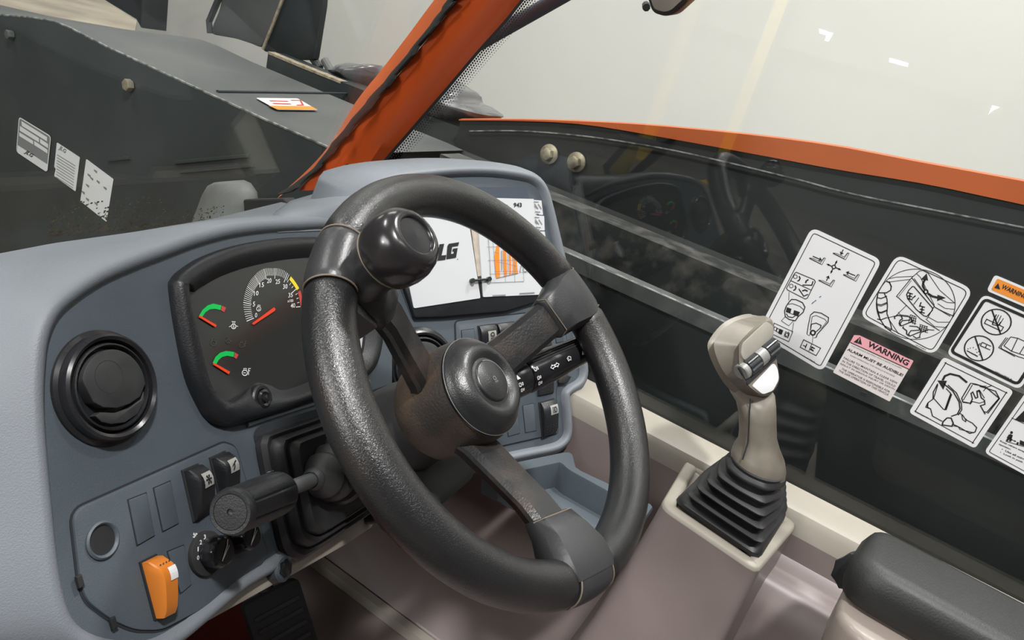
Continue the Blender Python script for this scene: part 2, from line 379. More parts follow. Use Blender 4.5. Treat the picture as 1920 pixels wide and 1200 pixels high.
mb = MB(); mb.loft([[p+V((.004, 0, 0)) for p in Bq], Bq, Tq, [p+V((.02, 0, .003)) for p in Tq], [p+V((.32, 0, -.045)) for p in Tq]], False); mb.loft([[p+V((.32, 0, -.045)) for p in Tq], [V((XH+.34, p.y, -1.3)) for p in Tq]], False)
mb.build('orange_top', M['orangeh'], hood)
mb = MB(); mb.loft([[V((XH+.01, p.y, -1.3)) for p in Bq], [p+V((.01, 0, 0)) for p in Bq]], False); mb.build('side_panel', M['hood'], hood)
mb = MB(); mb.tube(cat([tuple(p) for p in Lq], 5, False), .0022, 6); mb.build('panel_crease', M['scuff'], hood)
bolt(AX(1030, 289, 0, XH), (-1, 0, 0), .017, 'left one of two washer bolts on the black hood side', h=.022)
bolt(AX(1081, 304, 0, XH), (-1, 0, 0), .017, 'right one of two washer bolts on the black hood side', h=.022)
# upright boom bracket at the top of the frame
XR = 2.0
br = thing('boom_bracket', (XR, 2.2, -.4), 'scuffed black upright steel bracket standing on the boom', 'bracket')
Fk = Fr((XR-.02, 0, 0), (-1, 0, 0), (0, 1, 0))
pl = [(535, -60), (610, -60), (606, 10), (590, 112), (545, 112), (492, 95), (505, 60), (532, 0)]
mb = MB(); mb.prism(Fk, rnd(Fk.px(pl), .01, 2), -.02, .0, .004); mb.build('near_plate', M['hood'], br)
pl = [(425, -60), (540, -60), (530, 5), (488, 90), (470, 82), (440, 72), (394, 64), (398, 45), (410, 18)]
Fk2 = Fr((XR+.06, 0, 0), (-1, 0, 0), (0, 1, 0))
mb = MB(); mb.prism(Fk2, rnd(Fk2.px(pl), .02, 3), -.05, .0, .01); mb.build('curved_plate', M['steelt'], br)
mb = MB(); mb.tube([AX(x, y, 0, XR+.055) for x, y in [(418, -20), (404, 12), (392, 40), (394, 62)]], .012, 8); mb.build('rolled_edge', M['steel'], br)
mb = MB(); mb.tube([AX(x, y, 0, XR-.03) for x, y in [(533, -10), (512, 45), (493, 92)]], .006, 6); mb.build('rust_seam', M['dirt'], br)
# beam running from the bracket (further rail)
X2 = 1.9
mb = MB()
a = [AX(x, y, 0, X2) for x, y in [(503, 97), (560, 121), (640, 153), (800, 216), (892, 250)]]; a += [a[-1]+V((0, -.25, -.01))]
mb.loft([[p+V((0, 0, -.09)) for p in a], a, [p+V((.09, 0, 0)) for p in a], [p+V((.09, 0, -.09)) for p in a]], False, m=0)
tag(mb.build('guard_rail', M['steel'], None, 0), 'black steel rail running behind the boom under the bracket', 'rail')
mb = MB(); mb.loft([[p+V((-.002, 0, -.007)) for p in a[:3]], [p+V((-.002, 0, .001)) for p in a[:3]], [p+V((.03, 0, .002)) for p in a[:3]]], False)
tag(mb.build('dried_mud', M['dirt'], None, 0), 'tan dried mud caked on the rail below the bracket', 'mud')
# hoses and the plastic wrapped bundle
def lump(name, pts, x, dx, m, lab, cat_, seed, amp=.25):
    random.seed(seed); c = sum((AX(*p, 0, x) for p in pts), V())/len(pts); ring = [AX(*p, 0, x) for p in pts]
    ring = [V(p) for p in cat([tuple(p) for p in ring], 4)]; rs = []
    for k in range(7):
        t = -1+2*k/6; s = math.sqrt(max(.02, 1-t*t*.96)); rs.append([c+(p-c)*s*(1+random.uniform(-.07, .07)*amp*4)+V((dx*t, 0, 0)) for p in ring])
    q = MB(); q.loft(rs, True, True, True); return tag(q.build(name, M[m], None, 60), lab, cat_)
lump('wrapped_bundle', [(800, 215), (812, 180), (836, 152), (856, 156), (878, 172), (884, 190), (912, 203), (932, 222), (890, 226), (840, 228)], 1.98, .12, 'wrap', 'dark bundle wrapped in grey plastic film behind the pillar', 'bundle', 3)
lump('hose_bundle', [(632, 136), (645, 124), (662, 119), (690, 121), (712, 124), (708, 150), (690, 166), (664, 150)], 2.05, .1, 'wrap', 'crumpled dark plastic covered hoses left of the orange pillar', 'bundle', 5)
for k, (p, q_, lab) in enumerate([((622, 136), (608, 112), 'upright grey hose end beside the crumpled bundle'), ((600, 128), (586, 108), 'short dark hose end next to the black bracket')]):
    q = MB(); q.tube([AX(*p, 0, 2.0), AX(*q_, 0, 2.0)], .014, 10); tag(q.build('hose', M['cabgrey' if k == 0 else 'rubberd']), lab, 'hose')
# black cabinet at the wall, far left
XS = 5.2
Fs = Fr((XS, 0, 0), (-1, 0, 0), (0, 1, 0))
mb = MB(); mb.prism(Fs, Fs.px([(196, -30), (270, -60), (264, 52), (255, 36), (196, 0)]), -.3, 0, .01); tag(mb.build('steel_frame', M['hood'], None, 0), 'black steel frame standing in front of the white wall', 'frame')
ZS = Fr((0, 0, -.8), (0, 0, 1), (1, 0, 0)); mb = MB(); mb.prism(ZS, ZS.px([(-60, -60), (110, -70), (196, 0), (257, 38), (250, 75), (0, 70), (-100, 30)]), -.06, 0, .005); tag(mb.build('floor_slab', M['slab'], None, 0), 'tan flat slab beyond the boom, top left corner', 'slab')
# rounded grey work lamp cover behind the dashboard
lampc = thing('work_lamp_cover', AX(440, 400, 0, 1.18), 'dusty grey rounded cover behind the dashboard and windscreen', 'cover')
mb = MB(); rs = []
for k, (l, r_, y) in enumerate([(366, 478, 425), (372, 476, 412), (380, 476, 390), (388, 474, 365), (398, 462, 348), (412, 448, 342)]):
    a = AX(l, y, 0, 1.16); b = AX(r_, y-4, 0, 1.16); c = (a+b)/2; h = (b-a)/2; rs.append([c+h*math.cos(t)+V((.06, 0, 0))*math.sin(t)*(1-.09*k) for t in (2*math.pi*j/20 for j in range(20))])
mb.loft(rs, True, True, True); mb.build('shell', M['cabgrey'], lampc, 60)
mb = MB(); mb.prism(Fr((1.14, 0, 0), (-1, 0, 0), (0, 1, 0)), Fr((1.14, 0, 0), (-1, 0, 0), (0, 1, 0)).px([(452, 374), (530, 372), (545, 385), (470, 400), (445, 415), (446, 390)]), -.03, 0, .004); mb.build('bracket', M['blackm'], lampc, 0)
# boom stickers
def sticker(F, quad, r, m, name, lab, cat_='sticker', c=.0008, parent=None, raw=None):
    q = MB(); p = raw or rnd(F.px(quad), r, 4); q.prism(F, p, 0, c, 0); o = q.build(name, m, parent, 0)
    if not parent: tag(o, lab, cat_)
    return o
FBs = Fr((XB-.001, 0, 0), (-1, 0, 0), (0, 1, 0))
s1 = sticker(FBs, [(37, 220), (96, 256), (89, 322), (32, 284)], .012, M['inkg'], 'decal', 'leftmost of three boom decals, dark with pale bars')
mb = MB()
for a in ([(41, 227), (89, 257), (89, 265), (42, 236)], [(38, 236), (74, 259), (74, 267), (38, 245)], [(76, 260), (91, 270), (91, 278), (76, 268)], [(37, 248), (63, 264), (63, 271), (37, 255)], [(65, 264), (90, 281), (90, 288), (65, 272)], [(34, 272), (91, 309), (90, 319), (87, 320), (33, 284)]):
    mb.poly(FBs, FBs.px(a), .0014)
mb.rib(FBs, rnd(FBs.px([(37, 220), (96, 256), (89, 322), (32, 284)]), .012, 4), .004, .0016, True)
mb.build('pale_print', M['label'], s1, 0)
mb = MB(); text(mb, FBs, 'JLG', (44, 288), (60, 298), (48, 280), .002, .03, .3); mb.build('lettering', M['ink'], s1, 0)
s2 = sticker(FBs, [(107, 267), (150, 295), (142, 359), (102, 330), (105, 316), (102, 313), (104, 296)], .004, M['label'], 'decal', 'middle one of three boom decals, torn cream paper')
mb = MB(); text(mb, FBs, 'JLG', (109, 281), (123, 291), (111, 271), .0014, .03, .3)
for k in range(9):
    y = 290+k*5.2; mb.rib(FBs, FBs.px([(108-k*.3, y), (142-k*.5, y+21)]), .0022, .0014)
mb.build('lettering', M['inkg'], s2, 0)
s3 = sticker(FBs, [(162, 298), (213, 336), (200, 416), (151, 377)], .004, M['label'], 'decal', 'rightmost of three boom decals, blank faded white')
mb = MB()
for x, y in ((180, 320), (168, 328), (173, 334), (185, 340), (198, 352), (165, 347), (157, 360), (181, 381), (165, 373)): mb.poly(FBs, FBs.px([(x-3, y-3), (x+3, y+1), (x+2, y+5), (x-3, y)]), .0014)
mb.build('faded_print', M['inkg'], s3, 0)
FT = Fr((0, 0, -.400), (0, 0, 1), (0, 1, 0))
s4 = sticker(FT, [(480, 184), (558, 185), (596, 207), (520, 206)], .006, M['label'], 'decal', 'cream and orange warning decal on the boom top plate')
mb = MB(); mb.poly(FT, FT.px([(503, 199), (583, 200), (596, 207), (520, 206)]), .0016, 0); mb.build('orange_band', M['labelo'], s4, 0)
mb = MB(); mb.rib(FT, FT.px([(545, 189), (563, 189), (568, 198), (556, 198)]), .006, .0018); mb.rib(FT, FT.px([(505, 190), (540, 191)]), .006, .0018); mb.rib(FT, FT.px([(512, 195), (545, 196)]), .008, .0018); mb.build('small_print', M['redg'], s4, 0)

# ------------------------------------------------------------------ cab shell: pillar, glass, sill, tub
# pillar: traced cross sections, real depth steps
st = [  # bottom .. top : light band L/R, seal, flange, groove, ridge, right edge
    [(520, 372), (528, 366), (538, 362), (560, 358), (596, 356), (628, 352), (660, 347), (690, 342)],
    [(575, 322), (585, 318), (600, 312), (612, 302), (636, 300), (668, 300), (700, 295), (722, 297)],
    [(622, 266), (627, 268), (640, 262), (650, 258), (662, 262), (700, 245), (742, 230), (764, 248)],
    [(668, 190), (684, 196), (702, 188), (718, 176), (722, 196), (760, 160), (815, 145), (840, 160)],
    [(716, 130), (744, 130), (768, 108), (780, 100), (782, 120), (820, 85), (868, 75), (893, 97)],
    [(768, 62), (808, 50), (832, 28), (840, 24), (846, 40), (880, 12), (930, 0), (944, 40)],
    [(814, 0), (842, 0), (862, -14), (872, -20), (880, 2), (914, -20), (960, -30), (976, 0)],
    [(900, -110), (930, -112), (950, -125), (962, -130), (970, -108), (1004, -130), (1050, -140), (1066, -110)]]
dx = [1.07, 1.035, 1.01, .998, .998, .99, .985, .999]
S3 = [[AX(*p, 0, dx[i]) for i, p in enumerate(s)] for s in st]
def smoothstrip(rows, k=4): return [list(r) for r in zip(*[[V(q) for q in cat([tuple(r[j]) for r in rows], k, False)] for j in range(len(rows[0]))])]
pil = thing('cab_pillar', S3[0][5], 'orange painted front corner pillar between windscreen and side glass', 'pillar')
def strip(i, j, m, nm, sub=4):
    rows = smoothstrip([s[i:j+1] for s in S3], sub); mb = MB(); mb.loft(rows, False)
    back = [[p+V((.03, .022, 0)) for p in r] for r in rows]; mb.loft(back, False)
    mb.loft([[r[0] for r in rows], [r[0] for r in back]], False); mb.loft([[r[-1] for r in rows], [r[-1] for r in back]], False)
    return mb.build(nm, m, pil, 50)
strip(0, 1, M['orangel'], 'outer_flange'); strip(4, 7, M['orange'], 'pillar_face'); strip(3, 4, M['orange'], 'inner_flange')
rows = smoothstrip([[s[1], s[2], s[3]] for s in S3], 6); mb = MB(); rr = []
random.seed(3)
for i, r in enumerate(rows):
    c = r[1]; w_ = (r[2]-r[0]).length*.5*(1+.22*math.sin(i*1.7)+random.uniform(-.12, .12)); d = (r[2]-r[0]).normalized()
    rr.append([c+d*w_*math.cos(t)+V((-.007, 0, 0))*math.sin(t)+V((-.004, 0, 0)) for t in (2*math.pi*k/10 for k in range(10))])
mb.loft(rr, True, True, True); mb.build('rubber_seal', M['seal'], pil)
mb = MB()
for x, y, r_ in ((652, 314, .006), (626, 338, .0045)):
    F = Fr(AX(x, y, 0, .992), (-1, -.25, 0)); mb.lathe(F, [(r_, 0), (r_, .001), (r_*.5, .0005), (r_*.4, -.002)], 20, False, True)
mb.build('rivet_hole', M['blackm'], pil)
# side glass
XG = 1.0
zb = -.488
def gl(x): return [V((x, .93, -.56)), V((x, .80, -.36)), V((x, .585, .06)), V((x, .33, .62)), V((x, -1.4, .62)), V((x, -1.4, zb)), V((x, .32, zb-.03))]
win = MB(); win.loft([gl(XG), gl(XG+.005)], True, True, True); wo = win.build('window_1', M['glass'], None, 0); tag(wo, 'large right side window pane', None, None, 'structure')
# black frit edge + dots along the pillar and lower edge
FG = Fr((XG-.0008, 0, 0), (-1, 0, 0), (0, 1, 0))
mb = MB()
edge = [(690, 345), (722, 297), (764, 248), (840, 160), (893, 97), (944, 40), (976, 0), (1066, -110)]
E3 = [V(p) for p in cat([(x, y, 0) for x, y in edge], 6, False)]
mb.loft([[AX(p.x-4, p.y-2, 0, XG-.0008) for p in E3], [AX(p.x+5, p.y+3, 0, XG-.0008) for p in E3]], False)
mb.build('frit_edge', M['ink'], wo, 0)
mb = MB(); P2 = resamp([tuple(p) for p in E3], 115, False)
for i, p in enumerate(P2[:-1]):
    q = V(P2[i+1])-V(p); n_ = V((-q.y, q.x, 0)).normalized()*-1
    if n_.x < 0: n_ = -n_
    for k in range(5):
        rr_ = .0019*(1-k*.15); o = V(p)+n_*(8.5+k*4.6)+q*(.5 if k % 2 else 0); a, b = FG.at(o.x, o.y); mb.poly(FG, circ(a, b, rr_, 6), 0)
tag(mb.build('frit_dots', M['ink'], wo, 0), None, None, None, 'stuff')
mb = MB(); mb.rib(FG, [(.36, zb-.006), (-1.2, zb-.006)], .018, 0); mb.build('frit_edge', M['ink'], wo, 0)
# windscreen: raked plane from the cowl up to the roof
wn = MB()
def wsp(x, t): return V((x, .915-.169*t/.412, -.450+t))
q = [wsp(-.15, 0), wsp(1.015, 0), wsp(1.015, 1.05), wsp(-.15, 1.05)]
wn.loft([q, [p+V((0, .005, .002)) for p in q]], True, True, True)
w2 = wn.build('window_2', M['glassw'], None, 0); tag(w2, 'raked front windscreen pane', None, None, 'structure')
# mud speckle low on the windscreen outside
random.seed(5); mb = MB(); FW = Fr(wsp(0, 0), (0, -.412, -.169), (1, 0, 0))
wsn = V((0, .412, .169)).normalized()
FWs = Fr(wsp(0, 0)+wsn*.006, -wsn, (1, 0, 0))
for k in range(800):
    t = random.random()**2.2; px_ = 90+330*random.random()**1.3; base = 455-(px_)*.085; y = base-4-t*60*(1 if px_ < 330 else .5)
    a, b = FWs.at(px_, y); mb.poly(FWs, circ(a, b, random.uniform(.0005, .0022), 5, None, random.random()), 0)
tag(mb.build('mud_speckle', M['dirt'], w2, 0), None, None, None, 'stuff')
# roof and rear of the cab (above the view)
rf = MB(); box(rf, -.1, 1.06, .30, .50, .66, .72); box(rf, .98, 1.06, -1.4, .30, .66, .72); struct('trim_1', rf, M['blackm'])
def mir_at(px, py, x):                                       # the real place of something the side glass mirrors
    p = AX(px, py, 0, 2-x); return V((x, p.y, p.z))
lt = thing('door_latch', (.05, .78, -.3), 'yellow and black latch arms on the left door post, mirrored in the glass', 'latch')
LQ = Fr((.05, 0, 0), (1, 0, 0), (0, 1, 0))
def lq(pts, x=.05): return [(lambda p: ((p-LQ.o).dot(LQ.u), (p-LQ.o).dot(LQ.v)))(mir_at(1000+a/3, 240+b/3, x)) for a, b in pts]
mb = MB(); mb.prism(LQ, rnd(lq([(610, 25), (605, 60), (560, 200), (515, 262), (465, 272), (425, 240), (500, 150), (545, 95)]), .006, 3), 0, .01, .002); mb.build('yellow_plate', M['yellow'], lt)
mb = MB(); mb.prism(LQ, lq([(400, 262), (425, 215), (560, 70), (600, 25), (560, 20), (380, 215)]), -.03, -.002, .002); mb.prism(LQ, lq([(500, 285), (700, 95), (790, 40), (760, 110), (560, 275), (520, 300)]), -.03, -.002, .002); mb.build('latch_arms', M['black'], lt, 0)
mb = MB(); a_, b_ = mir_at(1160, 258, .06), mir_at(1233, 272, .06); mb.tube([a_, b_], .012, 12); mb.build('latch_cylinder', M['cabgrey'], lt)
hd = thing('added_half_door', (.07, 0, -1), 'black lower half door added out of view to darken the glass reflection', 'door')  # unseen door, added so the lower side glass mirrors black
mb = MB(); box(mb, .04, .07, -1.3, .78, -1.0, -.56); mb.build('door_panel', M['hood'], hd, 0)
mb = MB(); mb.tube([(.055, -1.3, -.55), (.055, .78, -.55)], .02, 12); mb.build('top_rail', M['blackm'], hd)
# tub: profile swept fore-aft
prof = [(1.0, -.486), (.990, -.487), (.952, -.488), (.944, -.491), (.939, -.499), (.936, -.52), (.930, -.62), (.922, -.78), (.905, -.92), (.880, -.975), (.857, -.998)]
ys = [-1.4, -.6, -.3, 0, .15, .30, .45, .62, .8]
tub = thing('cab_tub', (.9, .2, -1.0), 'beige and mauve moulded lower cab wall and sill under the side glass', 'cab wall')
mb = MB(); mb.loft([[V((x, y, z)) for x, z in prof[:6]] for y in ys], False); mb.loft([[V((1.0, y, -.486)) for y in ys], [V((1.0, y, -.60)) for y in ys]], False); mb.build('sill', M['cream'], tub)
mb = MB(); mb.loft([[V((x, y, z)) for x, z in prof[5:]] for y in ys], False); mb.build('lower_wall', M['mauve'], tub)
mb = MB(); mb.loft([[V((x, y, z)) for x, z in [(.868, -.99), (.862, -.983), (.848, -.985), (.842, -.999)]] for y in ys], False); mb.build('floor_seam', M['cream'], tub)
mb = MB(); box(mb, .075, .86, -1.4, .8, -1.03, -1.0); mb.build('floor_pan', M['mauve'], tub, 0)
# front bulkhead of the tub under the dash, and cream cowl strip along the dash bottom
mb = MB(); box(mb, .1, .93, .78, .80, -1.0, -.5); mb.build('bulkhead', M['mauve'], tub, 0)
mb = MB(); box(mb, .1, .70, .42, .779, -1.0, -.996); tag(mb.build('floor_mat', M['red'], None, 0), 'dark red painted floor patch under the dashboard', 'floor panel')

# ------------------------------------------------------------------ dashboard
D1 = plane((.22, -.84, .5), -.455)
_p = D1.at(740, 620); _P = D1.P(*_p); _n2 = V((-.38, -.8, .48)).normalized(); D2 = Fr(_n2*_P.dot(_n2), _n2)
dash = thing('dashboard', D1.P(*D1.at(400, 900)), 'blue grey moulded dashboard wrapping around the steering wheel', 'dashboard')
def bead(mb, F, path, closed, offs):
    """moulded lip: offsets (outward distance, height) along an outline"""
    rs = []
    for d, c in offs: rs.append([F.P(a, b, c) for a, b in inset(path, -d)])
    return rs
Lpx = [(735, 452), (700, 440), (617, 431), (560, 433), (500, 437), (433, 446), (367, 464), (300, 489), (250, 508), (190, 535), (140, 568), (108, 598), (90, 640), (83, 700), (82, 770), (88, 860), (96, 950), (105, 1040), (117, 1110), (134, 1158), (165, 1186), (215, 1200), (275, 1200), (322, 1178), (366, 1145), (436, 1087), (478, 1060), (520, 1036), (590, 985), (690, 920), (735, 900)]
Lf = [tuple(p) for p in cat([D1.at(*p) for p in Lpx], 3, False)] if False else None
L2 = [V((*D1.at(*p), 0)) for p in Lpx]; L2 = [(p[0], p[1]) for p in cat([tuple(q) for q in L2], 3, False)]
mb = MB(); mb.poly(D1, L2, 0); mb.build('left_fascia', M['dash'], dash, 0)
def proj(p):
    c = XC*p.x+YC*p.y+ZC*p.z; return 960+FPX*c.x/c.z, 600+FPX*c.y/c.z
SIL = [(-900, 560), (-300, 525), (-100, 497), (0, 475), (100, 456), (250, 435), (400, 410), (560, 371), (700, 332), (780, 322), (1400, 322)]
def silf(x):
    for (a, b), (c, d) in zip(SIL, SIL[1:]):
        if a <= x <= c: return b+(d-b)*(x-a)/(c-a)
    return SIL[-1][1]
def tosil(p, dy):
    lo, hi = -.25, .12
    for _ in range(30):
        m_ = (lo+hi)/2; X_, Y_ = proj(p+V((0, dy, m_)))
        if Y_ > silf(X_): lo = m_
        else: hi = m_
    return V((0, dy, m_))
def lip(F, path, leftdir, topdir, botdir, m, nm, h=.006, out=.014, skip=0, sil=False, ext=.3):
    n = len(path); sg = 1 if area2(path) > 0 else -1
    rs = [[F.P(a, b, 0) for a, b in path]]
    for d, c in ((.002, h*.5), (.005, h*.9), (.008, h), (.011, h*.8), (out, h*.1)): rs.append([F.P(a, b, c) for a, b in inset(path, -d)])
    q = inset(path, -out); q2 = inset(path, -out-.01); r1 = []; r2 = []; r3 = []
    for i in range(n):
        nn = (V(q2[i])-V(q[i])).normalized(); w3 = F.u*nn.x+F.v*nn.y
        l = max(0, -nn.x); t = max(0, nn.y); b = max(0, -nn.y); r_ = max(0, nn.x); s = l*l+t*t+b*b+r_*r_
        D = (V(leftdir)*l*l+V(topdir)*t*t+V(botdir)*b*b+V((.0, .12, 0))*r_*r_)/s
        p = F.P(*q[i], h*.1)
        if sil and t > .25:
            X_, Y_ = proj(p); k_ = min(1, (t-.25)/.35); D = D*(1-k_)+tosil(p, .09+.10*max(0, min(1, (X_-250)/450)))*k_
        r1.append(p+D*.25+w3*.003); r2.append(p+D); r3.append(p+D+V((0, .10*(t*t+r_*r_)/s+ext*l*l/s, -.35*t*t/s-.02)))
    rs += [r1, r2, r3]
    rs = [r[skip:n-skip] if skip else r for r in rs]
    q = MB(); q.loft(rs, False); return q.build(nm, m, dash, 50)
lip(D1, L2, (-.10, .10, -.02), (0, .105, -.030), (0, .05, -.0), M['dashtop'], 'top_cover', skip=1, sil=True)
# closing side below and left of the lip
mb = MB(); a = [V((.215, .47, -.20)), V((.10, .56, -.22)), V((-.1, .9, -.25))]
# right half
Rpx = [(704, 420), (706, 366), (722, 350), (760, 341), (800, 336), (860, 331), (920, 331), (975, 338), (998, 346), (1012, 362), (1022, 395), (1034, 445), (1047, 500), (1066, 590), (1084, 676), (1086, 700), (1080, 712), (1064, 722), (1054, 732), (1052, 748), (1056, 790), (1056, 812), (1048, 824), (1030, 832), (980, 842), (920, 855), (860, 872), (800, 900), (745, 915), (735, 800), (728, 620)]
R2 = [(p[0], p[1]) for p in cat([(*D2.at(*p), 0) for p in Rpx], 3, True)]
mb = MB(); mb.poly(D2, R2, 0); mb.build('right_fascia', M['dash'], dash, 0)
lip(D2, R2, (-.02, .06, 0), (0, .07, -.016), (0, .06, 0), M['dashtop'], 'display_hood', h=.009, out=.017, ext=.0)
ca = [(520, 436), (560, 434), (617, 432), (680, 436), (722, 446), (735, 455)]; cm = [(512, 412), (545, 396), (600, 388), (660, 378), (708, 372), (728, 372)]; cb = [(512, 400), (545, 376), (600, 360), (650, 346), (700, 334), (735, 326)]
rA = [D1.P(*D1.at(x, y, .001), .001) for x, y in ca]; rB = [AX(x, y, 1, .56) for x, y in cm]; rC = [AX(x, y, 1, .70) for x, y in cb]
rr_ = [[V(q) for q in cat([tuple(a), tuple(b), tuple(c)], 4, False)] for a, b, c in zip(rA, rB, rC)]; rr_ = [list(z) for z in zip(*rr_)]; rr_.append([p+V((0, .04, -.3)) for p in rr_[-1]])
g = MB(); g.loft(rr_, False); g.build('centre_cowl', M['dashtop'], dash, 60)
def panel(F, px_, r, h, nm, m='dash', c=0, grv=True, bev=.0015):
    p = rnd(F.px(px_, c), r, 5)
    if grv: g = MB(); g.prism(F, inset(ccw(p), -.0016), c, c+.0006); g.build('panel_groove', M['groove'], dash, 0)
    q = MB(); q.prism(F, p, c, c+h, bev); return q.build(nm, M[m], dash)
panel(D1, [(131, 958), (418, 830), (440, 838), (500, 1040), (480, 1072), (380, 1140), (300, 1182), (250, 1182), (205, 1163), (160, 1128), (147, 1095)], [.01, .004, .006, .006, .006, .01, .008, .008, .02, .02, .01], .0025, 'switch_panel')
panel(D2, [(853, 603), (1050, 580), (1062, 640), (1071, 692), (1040, 725), (1046, 812), (930, 838), (862, 846)], [.006, .006, .006, .015, .012, .006, .006, .006], .0025, 'switch_panel')
for F, q in ((D1, [(240, 938), (273, 925), (288, 1004), (257, 1022)]), (D1, [(288, 916), (318, 903), (333, 981), (305, 996)]), (D1, [(314, 1035), (343, 1023), (357, 1096), (338, 1112)]),
             (D2, [(865, 620), (888, 617), (891, 650), (868, 655)]), (D2, [(980, 761), (1000, 757), (1005, 807), (985, 811)]), (D2, [(948, 768), (968, 764), (974, 812), (953, 818)]), (D2, [(1035, 590), (1048, 588), (1056, 640), (1043, 643)])):
    g = MB(); g.prism(F, inset(ccw(F.px(q, .0025)), -.0008), .0025, .0028); g.build('blank_groove', M['groove'], dash, 0)
    g = MB(); g.prism(F, rnd(F.px(q, .0025), .001, 2), .0025, .0038, .0005); g.build('switch_blank', M['dash'], dash)
a, b = D1.at(190, 1013, .002); g = MB(); F = D1.off(a, b, .002); rr = abs(V(D1.at(190, 1050, .002))-V((a, b))) if False else (V(D1.at(190, 1050, .002))-V((a, b))).length
g.lathe(F, [(rr, 0), (rr, .002), (rr*.9, .003), (rr*.8, .0022), (rr*.76, .001)], 40); g.build('blank_ring', M['dash'], dash)
g = MB(); g.lathe(F, [(rr*.77, .0012), (0.0001, .0014)], 40); g.build('round_blank', M['blackm'], dash)
# moulded strip above the gaiter (light bevel)
g = MB(); g.tube([D1.P(*D1.at(x, y), .001) for x, y in ((462, 797), (520, 778), (610, 750), (690, 715))], .0022, 8); g.build('moulded_ridge', M['dashtop'], dash)
g = MB(); g.poly(D1, rnd(D1.px([(473, 812), (482, 800), (615, 760), (730, 720), (745, 780), (735, 950), (690, 960), (560, 1048), (520, 1030)]), .006), .0012); g.build('gaiter_recess', M['groove'], dash, 0)
for x, y in ((149, 1090), (212, 1168)):
    a, b = D1.at(x, y, .003); g = MB(); g.prism(D1, [(a-.002, b-.004), (a+.002, b-.004), (a+.002, b+.004), (a-.002, b+.004)], .002, .0045, .0006); g.build('panel_clip', M['blackm'], dash, 0)
# cream cowl strip under the dashboard edge
cw = thing('cowl_strip', D1.P(*D1.at(560, 1060), -.02), 'cream painted cowl strip along the lower edge of the dashboard', 'trim')
g = MB(); g.prism(D1, D1.px([(300, 1200), (335, 1176), (425, 1105), (505, 1050), (600, 1010), (704, 945), (707, 975), (698, 990), (650, 1022), (552, 1078), (517, 1096), (370, 1178), (310, 1230)], -.006), -.03, -.006, .003); g.build('strip', M['cream'], cw)
for x, y, lab in ((524, 1066, 'black lobed screw at the lower left dashboard corner'), (697, 971, 'small chromed screw on the cream cowl strip by the wheel rim')):
    F = D1.off(*D1.at(x, y, 0), 0); t = thing('screw', F.o, lab, 'screw'); rr = .012 if x < 600 else .007
    g = MB(); g.lathe(F, [(rr, -.01), (rr, .004), (rr*.85, .006), (rr*.6, .0062)], 28, True, True); g.build('boss', M['dash' if x < 600 else 'rubber'], t)
    g = MB(); o = circ(0, 0, rr*.62, 24); o = [(p[0]*(1+.12*math.cos(6*math.atan2(p[1], p[0]))), p[1]*(1+.12*math.cos(6*math.atan2(p[1], p[0])))) for p in o]; g.prism(F, o, .004, .0085, .001); g.build('screw_head', M['blacks' if x < 600 else 'chrome'], t)
# tray under the right console
tr = thing('storage_tray', AX(1080, 930, 2, -.58), 'blue grey open storage tray below the right hand switches', 'tray')
ZT = -.555
FT2 = Fr((0, 0, ZT), (0, 0, 1), (1, 0, 0))
outer = FT2.px([(905, 878), (1060, 846), (1074, 848), (1082, 878), (1150, 910), (1228, 948), (1210, 974), (1118, 1004), (1020, 936)])
inner = FT2.px([(925, 893), (1052, 866), (1066, 880), (1150, 926), (1212, 960), (1180, 985), (1122, 988), (1030, 928)])
outer = resamp([(*p, 0) for p in outer], 60); inner = resamp([(*p, 0) for p in inner], 60)
outer = [p[:2] for p in outer]; inner = [p[:2] for p in inner]
ci = (sum(p[0] for p in inner)/60, sum(p[1] for p in inner)/60)
floor_ = [(ci[0]+(p[0]-ci[0])*.86, ci[1]+(p[1]-ci[1])*.86) for p in inner]
g = MB(); g.loft([[FT2.P(*p, -.040) for p in inset(outer, .004)], [FT2.P(*p, -.004) for p in outer], [FT2.P(*p, 0) for p in inset(outer, .002)], [FT2.P(*p, 0) for p in inner]]); g.build('tray_rim', M['dash'], tr)
g = MB(); g.loft([[FT2.P(*p, 0) for p in inner], [FT2.P(*p, -.002) for p in inset(inner, .001)], [FT2.P(*p, -.037) for p in floor_]], True, False, True); g.build('tray_well', M['dash'], tr)
